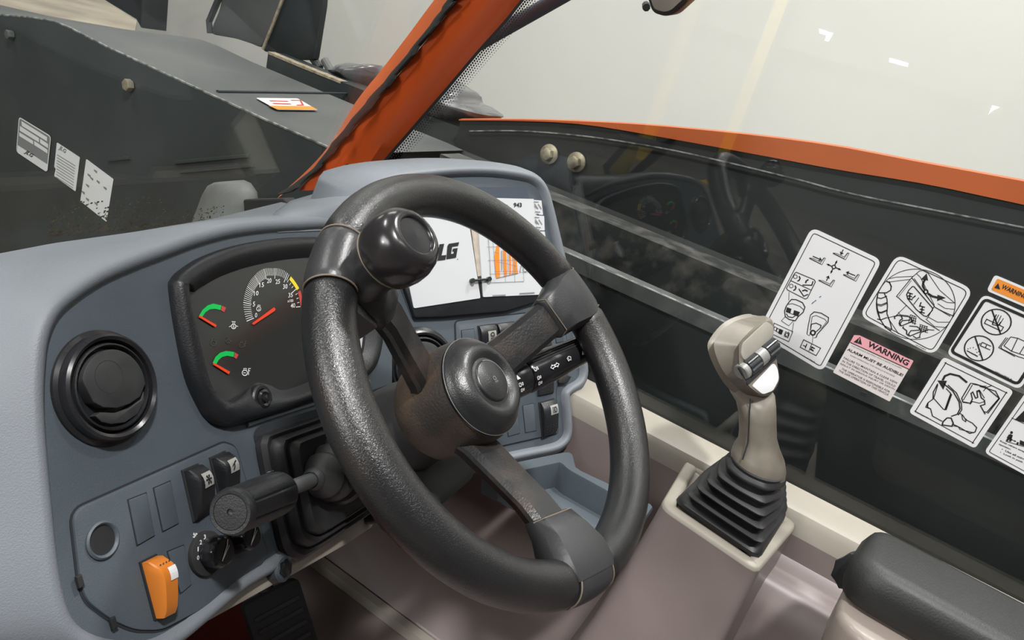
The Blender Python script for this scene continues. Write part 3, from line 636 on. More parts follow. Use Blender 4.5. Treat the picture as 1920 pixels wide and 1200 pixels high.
# ------------------------------------------------------------------ air vents
def vent(F, cx_, cy_, ex, ey, lab, seam=True):
    a, b = F.at(cx_, cy_, .004); r = (V(F.at(ex, ey, .004))-V((a, b))).length; G = F.off(a, b, 0); t = thing('air_vent', G.o, lab, 'air vent', None)
    g = MB(); g.lathe(G, [(r*1.08, .0), (r*1.07, .002), (r*1.0, .0035), (r*.98, .0095), (r*.93, .011), (r*.87, .0095), (r*.84, .004)], 56); g.build('outer_ring', M['blacks'], t)
    g = MB(); g.lathe(G, [(r*.84, .004), (r*.8, .009), (r*.77, .0095), (r*.74, .007), (r*.72, .002), (.0002, .001)], 56); g.build('barrel', M['black'], t)
    H = G.rot(-12)
    sh = lambda p: [(x*r, y*r) for x, y in p]
    up = [(-.66, .08)]+[(.70*math.cos(math.radians(k)), .70*math.sin(math.radians(k))) for k in range(165, -11, -11)]+[(.55, -.24), (.3, -.36), (0, -.42), (-.3, -.38), (-.5, -.26)]
    g = MB(); g.prism(H, sh(inset(ccw(up), .015)), .002, .0105, .0012); g.build('flap', M['flap'], t)
    lo = [(-.42, -.50), (-.3, -.44), (0, -.48), (.3, -.42), (.6, -.27), (.68, -.12), (.69, -.3), (.5, -.55), (.2, -.68), (-.1, -.68), (-.3, -.62)]
    g = MB(); g.prism(H, sh(lo), .002, .008, .001); g.build('lower_flap', M['flap'], t)
    g = MB(); g.lathe(H.off(-.12*r, .18*r, .0106), [(r*.30, 0), (r*.26, -.0004), (.0002, -.0006)], 30); g.build('finger_dimple', M['blackm'], t); return t
vent(D1, 204, 726, 204, 829, 'round black air vent at the left of the dashboard')
vent(D2, 790, 688, 728, 705, 'round black air vent half hidden behind the steering wheel hub')
# ------------------------------------------------------------------ instrument cluster
CL = thing('instrument_cluster', D1.P(*D1.at(500, 620)), 'black framed instrument cluster with green gauges and rev counter', 'instrument panel')
opx = [(322, 540), (326, 522), (342, 505), (383, 480), (450, 458), (533, 446), (613, 445), (670, 452), (700, 480), (712, 540), (715, 610), (708, 665), (690, 702), (650, 726), (607, 744), (540, 768), (440, 797), (413, 797), (392, 786), (377, 764), (352, 707), (333, 617)]
ipx = [(357, 562), (366, 547), (385, 534), (417, 517), (467, 500), (533, 487), (600, 482), (645, 484), (668, 500), (680, 550), (685, 610), (682, 655), (668, 680), (630, 700), (597, 709), (535, 731), (505, 722), (480, 718), (458, 735), (440, 752), (414, 751), (397, 728)]
def closedF(F, pts, c, n):
    q = cat([(*F.at(*p, c), 0) for p in pts], 6); return [p[:2] for p in resamp(q, n)]
# keep correspondence by resampling between matched keypoints
def match(F, pts, c): return [p[:2] for p in cat([(*F.at(*p, c), 0) for p in pts], 6)]
O = match(D1, opx, .004); I = match(D1, ipx, .003)
def mix(A, B, t): return [(a[0]+(b[0]-a[0])*t, a[1]+(b[1]-a[1])*t) for a, b in zip(A, B)]
g = MB(); g.loft([[D1.P(*p, 0) for p in O], [D1.P(*p, .004) for p in O], [D1.P(*p, .0095) for p in mix(O, I, .08)], [D1.P(*p, .012) for p in mix(O, I, .25)], [D1.P(*p, .0122) for p in mix(O, I, .45)], [D1.P(*p, .010) for p in mix(O, I, .62)], [D1.P(*p, .0068) for p in mix(O, I, .8)], [D1.P(*p, .003) for p in I]])
g.build('bezel', M['black'], CL, 60)
LC = .0025
g = MB(); g.poly(D1, inset(I, -.0008), LC); g.build('display_face', M['lens'], CL, 0)
PC = .0031
g = MB()
cxy = V(D1.at(513, 580, PC)); outs = [D1.at(300+x/3, 430+y/3, PC) for x, y in ((487, 517), (468, 415), (485, 335), (530, 262), (630, 220), (700, 232), (745, 275), (790, 345), (806, 433))]
A0 = math.atan2(outs[0][1]-cxy.y, outs[0][0]-cxy.x); A1 = math.atan2(outs[-1][1]-cxy.y, outs[-1][0]-cxy.x)
if A0 < 0: A0 += 2*math.pi
angs = [(math.atan2(o[1]-cxy.y, o[0]-cxy.x)) for o in outs]; angs = [a+2*math.pi if a < -1.0 else a for a in angs]; rads = [(V(o)-cxy).length for o in outs]
def rad_at(a):
    for i in range(len(angs)-1):
        if angs[i] >= a >= angs[i+1]: t = (angs[i]-a)/(angs[i]-angs[i+1]); return rads[i]+(rads[i+1]-rads[i])*t
    return rads[0] if a > angs[0] else rads[-1]
def pol(a, k): r = rad_at(a)*k; return (cxy.x+math.cos(a)*r, cxy.y+math.sin(a)*r)
a0, a1 = angs[0], angs[-1]; NT = 64
for k in range(NT+1):
    a = a0+(a1-a0)*k/NT; major = k % 8 == 0; t = k/NT
    if t < .78 or major: g.rib(D1, [pol(a, .74 if major else (.76 if t < .5 else .82)), pol(a, 1.0 if t < .78 else .9)], .0008 if major else .00052, PC)
    elif k % 2 == 0: g.rib(D1, [pol(a, .80), pol(a, .88)], .0006, PC)
for s, x, y in (('0', 541, 484), ('5', 529, 422), ('10', 542, 361), ('15', 573, 314), ('20', 615, 290), ('25', 663, 295), ('30', 705, 323), ('35', 735, 371), ('40', 748, 430)):
    wx = 4.2*len(s); X, Y = 300+x/3, 430+y/3; text(g, D1, s, (X-wx/2-.3, Y+4.4), (X+wx/2-.3, Y+3.4), (X-wx/2, Y-4.4), PC, .012)
text(g, D1, 'x100', (539, 567), (550, 566.2), (539, 561.5), PC, .01)
def icon(mb, F, c, x, y, kind, s=1.0, w_=.0006):
    P = lambda pts: F.px([(x+a*s, y+b*s) for a, b in pts], c)
    L = lambda pts, cl=False, k=1: mb.rib(F, P(pts), w_*k, c, cl)
    ci = lambda a, b, r: [(a+r*math.cos(t*.5236), b+r*math.sin(t*.5236)) for t in range(12)]
    if kind == 'oil': L(ci(0, 1, 4.6), True, 1.4); L([(-1.5, -3), (-1.5, -8), (2, -8), (2, -3)]); L([(-4, -8.5), (4, -8)]); L([(-9, 2), (-5, 0)]); L([(5, 0), (9, 1)]); L([(0, -1.5), (-1.5, 2), (0, 3.3), (1.5, 2), (0, -1.5)], False, .8)
    if kind == 'temp': L(ci(-2, 1, 5), True, 1.4); L([(-4, -4), (-4, -7), (1, -7), (1, -4)]); L([(-5, 1), (0, 1)]); L([(5, -7), (5, 5)], False, 1.5); L([(5, -7), (9, -7)]); L([(5, -3), (8, -3)])
    if kind == 'eng': L(ci(0, 0, 4.8), True, 1.3); L([(-2, -5), (-2, -8), (3, -8), (3, -5)]); L([(-1, 2), (1, 0), (2, 2)])
    if kind == 'snow':
        for k in range(6):
            a = k*math.pi/6*2; L([(0, 0), (7*math.cos(a), 8*math.sin(a))])
            L([(4*math.cos(a-.35), 5*math.sin(a-.35)), (6*math.cos(a), 6.5*math.sin(a)), (4*math.cos(a+.35), 5*math.sin(a+.35))])
    if kind == 'wave': L([(-5, 7), (-1, 3), (1, -4), (6, -7)], False, 1.3); L([(-6, 1), (-1, -3)], False, 1.1)
    if kind == 'lamp': L([(-5, 0), (-5, -6), (-2, -8), (2, -8), (4, -3), (4, 0), (-5, 0)], False, 1.2); [L([(-5+3*k, 3), (-4+3.4*k, 8)]) for k in range(4)]
    if kind == 'beam': L([(0, -6), (4, -6), (6, 0), (4, 6), (0, 6), (0, -6)], False, 1.2); [L([(-2, -6+4*k), (-6, -6+4*k)]) for k in range(4)]
    if kind == 'fan':
        for k in range(4):
            a = k*math.pi/2+.4; L([(0, 0), (4*math.cos(a), 5*math.sin(a)), (5*math.cos(a+.6), 6*math.sin(a+.6)), (0, 0)])
    if kind == 'arrows': L([(-1, 0), (-5, -3.5), (-5, -1.5), (-11, -1.5), (-11, 1.5), (-5, 1.5), (-5, 3.5), (-1, 0)][::-1], False, 1); L([(-11, 0), (-11, 0)])
icon(g, D1, PC, 444, 598, 'eng', 0) if False else None
icon(g, D1, PC, 485, 579, 'eng', .85); icon(g, D1, PC, 438, 611, 'oil', .95); icon(g, D1, PC, 461, 698, 'temp', 1.0)
g.build('gauge_printing', M['white'], CL, 0)
g = MB(); icon(g, D1, PC, 400, 643, 'eng', 1.1, .0005); icon(g, D1, PC, 428, 639, 'oil', .8, .0005); icon(g, D1, PC, 455, 646, 'temp', .9, .0005); g.build('unlit_symbols', mat('unlit_grey', (.065, .065, .06), .5), CL, 0)
def zone(a, b, k0, k1, m, nm):
    g = MB(); aa = [a0+(a1-a0)*(a+(b-a)*k/8) for k in range(9)]; g.loft([[D1.P(*pol(t, k0), PC) for t in aa], [D1.P(*pol(t, k1), PC) for t in aa]], False); g.build(nm, M[m], CL, 0)
zone(.785, .885, .90, 1.0, 'ylw', 'yellow_band'); zone(.90, .995, .90, 1.0, 'redg', 'red_band')
Z = lambda pts: D1.px([(300+x/3, 430+y/3) for x, y in pts], PC)
for gr, rd, nd in (([(220, 485), (240, 452), (268, 428), (300, 418), (345, 428), (341, 454), (310, 447), (280, 450), (256, 466), (237, 493)], [(348, 429), (372, 440), (361, 466), (343, 456)], [(217, 490), (222, 486), (314, 540), (308, 552), (218, 497)]),
                   ([(296, 752), (312, 718), (338, 694), (372, 684), (418, 690), (414, 718), (378, 711), (350, 718), (330, 735), (318, 757)], [(421, 692), (442, 705), (430, 729), (416, 720)], [(297, 757), (302, 753), (390, 802), (382, 816), (298, 764)])):
    g = MB(); g.poly(D1, Z(gr), PC); g.build('green_band', M['green'], CL, 0)
    g = MB(); g.poly(D1, Z(rd), PC); g.build('red_band', M['redg'], CL, 0)
    g = MB(); g.prism(D1, Z(nd), PC, PC+.001); g.build('needle', M['needle'], CL, 0)
g = MB(); g.prism(D1, Z([(638, 440), (646, 450), (640, 460), (522, 538), (517, 534), (520, 526)]), PC, PC+.001); g.build('needle', M['needle'], CL, 0)
g = MB(); g.poly(D1, D1.px([(667, 602), (676, 600), (681, 625), (678, 652), (670, 665), (665, 640)], PC), PC); g.build('lens_reflection', M['lensrefl'], CL, 0)  # lilac patch paints a reflection at the right of the lens
a, b = D1.at(486, 749, .006); F = D1.off(a, b, .004)
g = MB(); g.lathe(F, [(.0135, -.002), (.0135, .0055), (.012, .007), (.0095, .007), (.009, .004)], 32); g.build('button_collar', M['black'], CL)
g = MB(); g.lathe(F, [(.0085, .003), (.0085, .0085), (.0065, .0095), (.004, .0085), (.0035, .0105), (.0002, .011)], 28); g.build('button', M['blacks'], CL)
# ------------------------------------------------------------------ load chart booklet in its holder
hold = thing('display_holder', D2.P(*D2.at(880, 590)), 'black and navy recessed holder behind the load chart booklet', 'holder')
g = MB(); g.poly(D2, rnd(D2.px([(742, 352), (985, 351), (993, 380), (1024, 560), (1003, 566), (943, 585), (828, 596), (772, 598), (750, 540)]), .004), .0012); g.build('backplate', mat('navy_panel', (.045, .058, .078), .5), hold, 0)
g = MB(); q = D2.px([(752, 536), (1018, 500), (1020, 556), (1003, 565), (943, 584), (828, 594), (773, 596)], .001); g.prism(D2, rnd(q, .003), .001, .009, .002); g.build('holder_pocket', M['black'], hold)
bk = thing('load_chart_booklet', D2.P(*D2.at(900, 480), .012), 'white ring bound load chart booklet open behind the wheel', 'booklet')
c0 = .0105
g = MB(); g.prism(D2, rnd(D2.px([(744, 376), (872, 372), (883, 440), (901, 559), (776, 578), (768, 540)], c0), .002, 3), c0-.003, c0); g.build('left_page', M['page'], bk, 0)
g = MB(); g.prism(D2, rnd(D2.px([(885, 373), (920, 371), (1001, 373), (1021, 480), (1022, 552), (906, 557), (898, 440)], c0), .0015, 3), c0-.004, c0); g.build('right_page', M['page'], bk, 0)
g = MB(); g.prism(D2, D2.px([(875, 373), (888, 373), (902, 440), (907, 556), (902, 560), (893, 500), (883, 425)], c0-.002), c0-.007, c0-.002); g.build('page_edges', M['tan'], bk, 0)
for q in ([(1001, 375), (1015, 376), (1018, 403), (1004, 402)], [(1004, 404), (1020, 405), (1021, 432), (1008, 432)], [(1008, 434), (1021, 434), (1025, 460), (1012, 460)], [(1014, 536), (1022, 534), (1024, 552), (1016, 553)]):
    g = MB(); g.prism(D2, rnd(D2.px(q, c0), .0008, 2), c0-.001, c0+.0004); g.build('index_tab', M['page'], bk, 0)
cc = c0+.0007; g = MB()
text(g, D2, '943', (963, 388.5), (978.5, 388.5), (963, 380), cc, .03)
for pl_ in ([(812, 460), (821, 459), (814, 490), (795, 492), (797, 484), (806, 483)], [(824, 458), (833, 457), (828, 479), (837, 478), (835, 487), (817, 489)],
            [(841.7, 457), (861, 454), (859, 461), (848, 462.5), (845.6, 476), (850, 475.6), (851.3, 471), (848, 471.4), (849.3, 466.2), (858.3, 465), (855, 483), (836.8, 486), (839, 461)]): g.poly(D2, D2.px(pl_, cc), cc)
g.add([D2.P(*D2.at(858+.9*math.cos(t), 486+.9*math.sin(t), cc), cc) for t in (k*.628 for k in range(10))], [tuple(range(10))])
g.build('lettering', M['ink'], bk, 0)
E_ = lambda pts: D2.px([(860+x/5, 360+y/5) for x, y in pts], cc)
g = MB()
for pts in ([(372, 465), (380, 480), (381, 560), (383, 660), (388, 800), (352, 808), (344, 740), (336, 650), (335, 600), (345, 550), (358, 500)],
            [(415, 508), (438, 515), (446, 560), (450, 660), (455, 780), (428, 792), (420, 700), (417, 600)], [(470, 545), (487, 552), (492, 640), (492, 770), (476, 780), (476, 660)],
            [(500, 570), (514, 580), (520, 660), (520, 765), (508, 770), (508, 660)], [(530, 592), (550, 606), (546, 680), (556, 760), (530, 766), (528, 680)]):
    g.poly(D2, E_(pts), cc)
g.build('chart_bands', mat('chart_orange', (.80, .22, .02), .4), bk, 0)
g = MB(); T = lambda pts, k=1: g.rib(D2, E_(pts), .0004*k, cc+.0001)
cc += .0002
T([(275, 400), (290, 600), (302, 850)], 1.5); T([(302, 850), (612, 838)], 1.5); T([(612, 838), (608, 750)]); T([(290, 768), (560, 760)]); T([(262, 515), (440, 510)]); T([(275, 640), (560, 636)]); T([(320, 440), (350, 800)])
T([(428, 500), (440, 850)]); T([(520, 590), (528, 845)]); T([(335, 745), (560, 740)]); T([(355, 808), (560, 760)], 2); T([(380, 460), (440, 510), (560, 640)]); T([(330, 560), (380, 575)]); T([(350, 650), (550, 695)])
T([(575, 755), (585, 690), (600, 690)], 3); T([(600, 690), (640, 680)], 3); T([(600, 700), (650, 712)], 4); T([(622+18*math.cos(t*.5), 728+20*math.sin(t*.5)) for t in range(13)], 3); T([(570, 752), (690, 748)])
for k in range(28): T([(277+k*.95, 410+k*16), (283+k*.95, 410+k*16)])
T([(540, 180), (540, 225)]); T([(520, 205), (567, 205), (567, 225)]); T([(403, 550), (405, 735)], 3); T([(460, 540), (465, 740)], 1.5)
T([(318, 972), (440, 966)], 4); T([(570, 952), (712, 944)], 4); T([(340, 76), (372, 78)], 3); T([(420, 118), (460, 124)], 3); T([(436, 138), (460, 140)], 3)
for k in range(3):
    oy = k*145
    T([(705+k*6, 92+oy), (750+k*6, 94+oy)], 3)
    T([(712+k*6, 110+oy), (745+k*8, 160+oy)], 4); T([(745+k*6, 112+oy), (776+k*6, 160+oy)], 4); T([(730+k*6, 155+oy), (710+k*6, 130+oy)], 3)
    T([(716+k*6, 184+oy), (765+k*6, 188+oy)], 3); T([(728+k*6, 204+oy), (752+k*6, 206+oy)], 3)
g.build('chart_lines', M['inkg'], bk, 0)
cc -= .0002
g = MB(); P0, P1 = D2.at(886, 526, c0+.004), D2.at(917, 523, c0+.004); g.tube([D2.P(*P0, c0+.004), D2.P(*P1, c0+.004)], .0016, 8)
for p in (P0, P1): g.tube([D2.P(p[0], p[1]-.0004, c0+.001), D2.P(p[0], p[1], c0+.0062)], .0032, 10)
g.build('binder_ring', M['black'], bk)
# ------------------------------------------------------------------ rocker switches
def rocker(F, q, lab, m='black', h0=.004, h1=.016, c=.0025, ic=None, icq=None, icm='plate', dots=(), base=True):
    """q = px TL,TR,BR,BL of the rocker's foot on the panel; top edge stands h1 proud"""
    A = [V(p) for p in F.px(q, c)]; t = thing('rocker_switch', F.P(*((A[0]+A[2])/2), c), lab, 'switch')
    if base: g = MB(); g.prism(F, inset(ccw([tuple(a) for a in A]), -.001), c, c+.002, .0005); g.build('switch_frame', M['blackm'], t)
    g = MB(); rs = []; N = 9
    for k in range(N):
        s = k/(N-1); L_ = A[0].lerp(A[3], s); R_ = A[1].lerp(A[2], s)
        hh = h0+(h1-h0)*(math.sin(min(1, (s+.12)*2.2)*math.pi/2))*(1-s**1.7*.85) if s < 1 else h0
        if k == 0: hh = h1*.45
        w_ = (R_-L_); rs.append([F.P(*L_, c), F.P(*L_, c+hh*.86), F.P(*(L_+w_*.07), c+hh), F.P(*(L_+w_*.5), c+hh*.985), F.P(*(R_-w_*.07), c+hh), F.P(*R_, c+hh*.86), F.P(*R_, c)])
    g.loft(rs, True, True, True); g.build('rocker', M[m], t, 40)
    if icq:
        Q = [V(p) for p in icq]
        def onf(s0, s1, o=.0006):
            L_ = A[0].lerp(A[3], s1); R_ = A[1].lerp(A[2], s1); hh = h0+(h1-h0)*(math.sin(min(1, (s1+.12)*2.2)*math.pi/2))*(1-s1**1.7*.85)
            p = L_.lerp(R_, s0); return F.P(*p, c+hh+o)
        (u0, v0), (u1, v1) = icq
        g = MB(); vs = []; n = 5
        for i in range(n):
            for j in range(2): vs.append(onf(u0+(u1-u0)*j, v0+(v1-v0)*i/(n-1)))
        g.add(vs, [(2*i, 2*i+1, 2*i+3, 2*i+2) for i in range(n-1)]); lb = g.build('symbol_plate', M[icm], t, 0)
        if ic:
            o, ux, vx = onf(u0, v0, .001), onf(u1, v0, .001), onf(u0, v1, .001); U = (ux-o); W_ = (vx-o); nn = U.cross(W_).normalized()
            if nn.dot(F.n) < 0: nn = -nn
            K = Fr(o+U*.5+W_*.5+nn*.0012, nn, U); g = MB(); s = U.length/22; sv = W_.length/24
            class Q2:                                       # symbol drawn in the plate's own plane
                def px(self, pts, c=0): return [((x)*s, -(y)*sv) for x, y in pts]
                def P(self, a, b, c=0): return K.P(a, b, 0)
            icon(g, Q2(), 0, 0, 0, ic, 1.0, .0010 if U.length > .006 else .0008); g.build('symbol', M['ink'], lb, 0)
    if dots:
        g = MB()
        for s1 in dots:
            for s0 in (.2, .4, .6, .8):
                L_ = A[0].lerp(A[3], s1); R_ = A[1].lerp(A[2], s1); hh = h0+(h1-h0)*(math.sin(min(1, (s1+.12)*2.2)*math.pi/2))*(1-s1**1.7*.85)
                p = L_.lerp(R_, s0); g.lathe(F.off(*p, c+hh), [(.0006, -.0002), (.0004, .0005), (.0001, .0006)], 6)
        g.build('grip_dots', M['rubberd'], t)
    return t
rocker(D1, [(341, 884), (368, 872), (392, 955), (362, 976)], 'black rocker switch with snowflake symbol, left panel', ic='snow', icq=((.25, .12), (.85, .42)), h1=.017)
rocker(D1, [(393, 860), (419, 848), (440, 925), (412, 940)], 'black rocker switch with curved line symbol, left panel', ic='wave', icq=((.25, .12), (.85, .42)), h1=.016)
# orange guarded switch
osw = rocker(D1, [(262, 1056), (290, 1042), (313, 1148), (289, 1160)], 'orange rocker switch with a white window, bottom left panel', m='orangesw', h0=.009, h1=.020, icq=((.42, .15), (.95, .38)), icm='white', dots=(.07,))
rocker(D2, [(896, 612), (926, 608), (932, 660), (902, 666)], 'black rocker switch with work lamp symbol, first of the top row', ic='lamp', icq=((.35, .2), (.85, .55)), h1=.010)
rocker(D2, [(930, 608), (960, 604), (967, 656), (937, 661)], 'black rocker switch beside the work lamp switch, under the spoke', icq=((.35, .2), (.85, .55)), h1=.010)
rocker(D2, [(964, 604), (994, 600), (1001, 652), (971, 657)], 'black rocker switch third in the top row, mostly under the spoke', h1=.010)
rocker(D2, [(1005, 640), (1030, 636), (1036, 735), (1008, 741)], 'long black rocker with raised dots behind the indicator stalk', h1=.008, dots=(.1, .17, .24, .8, .87, .94))
rocker(D2, [(1010, 755), (1037, 748), (1042, 808), (1016, 820)], 'black rocker switch with headlamp symbol, right end of console', ic='beam', icq=((.4, .12), (.92, .40)), h1=.014, dots=(.72, .8, .88))
# rotary knobs
def rotary(x, y, fx, fy, lab, scale=1.0):
    a, b = D1.at(x, y, .0025); F = D1.off(a, b, .0025); t = thing('rotary_knob', F.o, lab, 'knob')
    g = MB(); o = circ(-.0015 if scale == 1 else 0, 0, (.0175 if scale == 1 else .0135), 40); g.prism(F, o, 0, .004, .001); g.build('knob_base', M['blackm'], t)
    g = MB(); rs = []
    for c, r in ((.003, .011), (.008, .0125), (.016, .0122), (.0185, .0112), (.0195, .0095)):
        rs.append([F.P(r*scale*math.cos(k*math.pi/24)*(1+(.035 if k % 4 < 2 and c < .017 else 0)), r*scale*math.sin(k*math.pi/24)*(1+(.035 if k % 4 < 2 and c < .017 else 0)), c) for k in range(48)])
    g.loft(rs, True, False, True); g.build('knob', M['blacks'], t, 30)
    g = MB(); g.rib(F, [(-.006, -.005), (.003, .004), (.005, .008)], .0009, .0201); g.rib(F, [(-.006, -.005), (.005, .003)], .0006, .0201); g.build('pointer', M['white'], t, 0); return t
rotary(386, 1036, 0, 0, 'black fan speed rotary knob marked 0 to 3')
rotary(440, 1008, 0, 0, 'black rotary knob partly behind the lever knob', .9)
fm = MB()
for s, x, y in (('0', 371.5, 1046), ('1', 371.5, 1030), ('2', 376.5, 1017), ('3', 384, 1007)): text(fm, D1, s, (x-(.8 if s == '1' else 2), y+4.5), (x+(.8 if s == '1' else 2), y+3.2), (x-(.8 if s == '1' else 2), y-4), .0069, .01)
icon(fm, D1, .0031, 366, 1004, 'fan', .9, .0006)
tag(fm.build('fan_marking', M['white'], None, 0), 'white fan speed digits printed beside the rotary knob', 'marking')
# ------------------------------------------------------------------ gear lever, gaiter and column
gt = thing('lever_gaiter', D1.P(*D1.at(620, 900)), 'big black stepped rubber gaiter around the drive lever', 'gaiter')
gp = [(480, 828), (492, 815), (560, 792), (640, 764), (705, 738), (745, 770), (750, 850), (735, 925), (704, 952), (625, 1006), (562, 1046), (545, 1047), (524, 1030), (505, 950), (488, 880)]
G2 = match(D1, gp, .002); G2 = ccw(G2)
G2 = [p[:2] for p in resamp([(*p, 0) for p in G2], 72)]; gc_ = (sum(p[0] for p in G2)/72, sum(p[1] for p in G2)/72)
def shr(P_, cc_, d): return [(cc_[0]+(p[0]-cc_[0])*(1-d/.075), cc_[1]+(p[1]-cc_[1])*(1-d/.075)) for p in P_]
g = MB(); g.loft([[D1.P(*p, c) for p in shr(G2, gc_, d)] for d, c in ((0, .0013), (0, .007), (.003, .010), (.006, .008), (.008, .006), (.009, .012), (.012, .0155), (.015, .013), (.017, .011), (.018, .017), (.021, .0205), (.0235, .019), (.03, .019))], True, False, True); g.build('stepped_boot', M['rubber'], gt, 45)
lev = thing('drive_lever', D1.P(*D1.at(645, 878), .02), 'black drive lever with a ribbed round knob left of the wheel', 'lever')
Bp = D1.P(*D1.at(634, 880, .022), .022); Ap = AD(433, 960, .535)
F = Fr(Bp, Ap-Bp, (0, 0, 1)); LL = (Ap-Bp).length
g = MB(); g.lathe(F, [(r*1.08, c*1.3) for r, c in [(.026, -.006), (.031, 0), (.032, .004), (.029, .008), (.024, .010), (.0235, .013), (.026, .017), (.024, .021), (.0195, .024), (.019, .028), (.020, .031), (.0165, .036), (.011, .041), (.009, .044), (.010, .047), (.009, .050), (.007, .052)]], 40); g.build('bellows', M['rubberd'], lev, 30)
g = MB(); g.lathe(F, [(.0068, .045), (.0068, LL*.62)], 24); g.build('shaft', M['flange'], lev)
k0 = LL*.60
def ribk(r, c): return [F.P((r+(-.0012 if (k % 9 == 0 and .2 < (c-k0)/(LL-k0) < .93) else 0))*math.cos(k*math.pi/36), (r+(-.0012 if (k % 9 == 0 and .2 < (c-k0)/(LL-k0) < .93) else 0))*math.sin(k*math.pi/36), c) for k in range(72)]
R0 = 45*.535/FPX
rs = [ribk(.009, k0), ribk(R0*.86, k0+.002), ribk(R0*1.02, k0+.008), ribk(R0*1.06, k0+.02), ribk(R0*1.05, (k0+LL)/2), ribk(R0*1.0, LL-.014), ribk(R0*1.0, LL-.006)]
g = MB(); g.loft(rs, True, True, False); g.build('knob_body', M['black'], lev, 30)
g = MB(); g.lathe(F, [(R0*1.0, LL-.006), (R0*1.02, LL-.004), (R0*.99, LL-.0008), (R0*.9, LL+.0012), (R0*.76, LL+.001), (R0*.75, LL+.0004), (R0*.73, LL+.0010), (R0*.15, LL+.0012), (R0*.12, LL+.0000), (.0001, LL-.0002)], 48); g.build('knob_cap', M['black'], lev, 30)
# gear digits round the knob's rear
g = MB()
for s, dg in (('1', 118), ('2', 75), ('3', 35)):
    a = math.radians(dg-180 if False else dg); 
    e1 = F.u*math.cos(a)+F.v*math.sin(a); tg = F.n.cross(e1); K = Fr(Bp+F.n*(k0+.013)+e1*(R0*1.06+.0006), e1, tg)
    text(g, K, s, (-.0022, -.003), (.0022, -.003), (-.0022, .003), 0, .01, px=False)
g.build('gear_digits', M['white'], lev, 0)
# ------------------------------------------------------------------ steering wheel
Wc = V((.5039, .2314, -.2761)); Wn = V((-.012, -.6315, .7753)).normalized()
W = Fr(Wc, Wn, (1, 0, 0))
sw = thing('steering_wheel', Wc, 'black three spoke steering wheel with grained rim', 'steering wheel')
RM, RT = .171, .0188
def wp(r, deg, s=0): a = math.radians(deg); return W.P(r*math.cos(a), r*math.sin(a), s)
def arc(d0, d1, rt, n=40, es=.0, s0=0):
    mb = MB(); rs = []
    for k in range(n+1):
        d = d0+(d1-d0)*k/n; a = math.radians(d); er = V((math.cos(a), math.sin(a)))
        t = min(k, n-k)/n*(abs(d1-d0))*math.pi/180*RM; q = rt*(1-es*max(0, 1-t/.004))
        # slightly deeper inner half: finger side of the grip
        ring = []
        for j in range(28):
            b = 2*math.pi*j/28; x = math.cos(b)*q; y = math.sin(b)*q*1.0
            ring.append(W.P(er.x*(RM+x), er.y*(RM+x), y+s0))
        rs.append(ring)
    mb.loft(rs, True, True, True); return mb
segs = [(20.4, 126), (141.5, 249.4), (264.5, 365.6)]
for d0, d1 in segs: arc(d0, d1, RT, 56, .12).build('rim_grip', M['leather'], sw, 60)
for d0, d1 in ((5.6, 20.4), (126, 141.5), (249.4, 264.5)): arc(d0, d1, RT*1.02, 16, .08).build('rim_cap', M['rimsm'], sw, 60)
g = MB()
for d in (5.6, 20.4, 126, 141.5, 249.4, 264.5):
    a = math.radians(d); g.tube([W.P(math.cos(a)*(RM+RT*.985*math.cos(b)), math.sin(a)*(RM+RT*.985*math.cos(b)), RT*.985*math.sin(b)) for b in (2*math.pi*k/32 for k in range(32))], .0007, 6, True)
g.build('seam', M['dust'], sw)
hubr = .0455
for i, (dg, wdt) in enumerate(((13.0, .041), (-103.0, .043), (133.5, .036))):
    a = math.radians(dg); er = W.u*math.cos(a)+W.v*math.sin(a); et = W.n.cross(er)
    def sec(r, s, hw, ht, hb, top=.72):
        c = Wc+er*r+W.n*s; pts = [(-hw, 0), (-hw*.97, ht*.45), (-hw*top, ht), (-hw*top*.3, ht*1.06), (hw*top*.3, ht*1.06), (hw*top, ht), (hw*.97, ht*.45), (hw, 0), (hw*.8, -hb), (-hw*.8, -hb)]
        return [c+et*x+W.n*y for x, y in pts]
    g = MB(); g.loft([sec(.036, -.062, wdt*.56, .010, .010), sec(.048, -.052, wdt*.50, .010, .010), sec(.075, -.036, wdt*.47, .009, .009), (sec(.105, -.018, wdt*.46, .0085, .008)), sec(.130, -.007, wdt*.47, .008, .008), sec(.150, -.002, wdt*.5, .006, .009)], True, True, True)
    sp = g.build('spoke', M['spoke'], sw, 30)
    # smooth tongue where the rim cap runs on to the spoke
    def sec2(r, s, hw, ht): 
        c = Wc+er*r+W.n*s; return [c+et*hw*math.cos(t)+W.n*ht*math.sin(t) for t in (2*math.pi*k/20 for k in range(20))]
    if i < 2:
        g = MB(); g.loft([sec(.1195, -.009, wdt*.50, .0085, .009, .8), sec(.1215, -.0085, wdt*.54, .0115, .010, .8), sec(.135, -.004, wdt*.60, .0155, .012, .82), sec(.150, -.001, wdt*.70, .0185, .015, .84), sec(.164, 0, wdt*.76, .0195, .017, .80), sec(.172, 0, wdt*.74, .0190, .014, .76)], True, True, True)
        g.build('spoke_end', M['rimsm'], sp, 35)
        g = MB(); g.tube([Wc+er*r+et*x+W.n*z for x, r, z in ((-wdt*.53, .121, -.006), (-wdt*.44, .1205, .0025), (wdt*.44, .1205, .0025), (wdt*.53, .121, -.006))], .0006, 6); g.build('seam', M['dust'], sp)
    else:
        g = MB(); g.loft([sec2(.112, -.010, .010, .006), sec2(.118, -.008, wdt*.60, .013), sec2(.132, -.003, wdt*.66, .016), sec2(.150, .0, wdt*.68, .018), sec2(.162, .0, wdt*.66, .0185)], True, True, True); g.build('spoke_end', M['rimsm'], sp, 60)
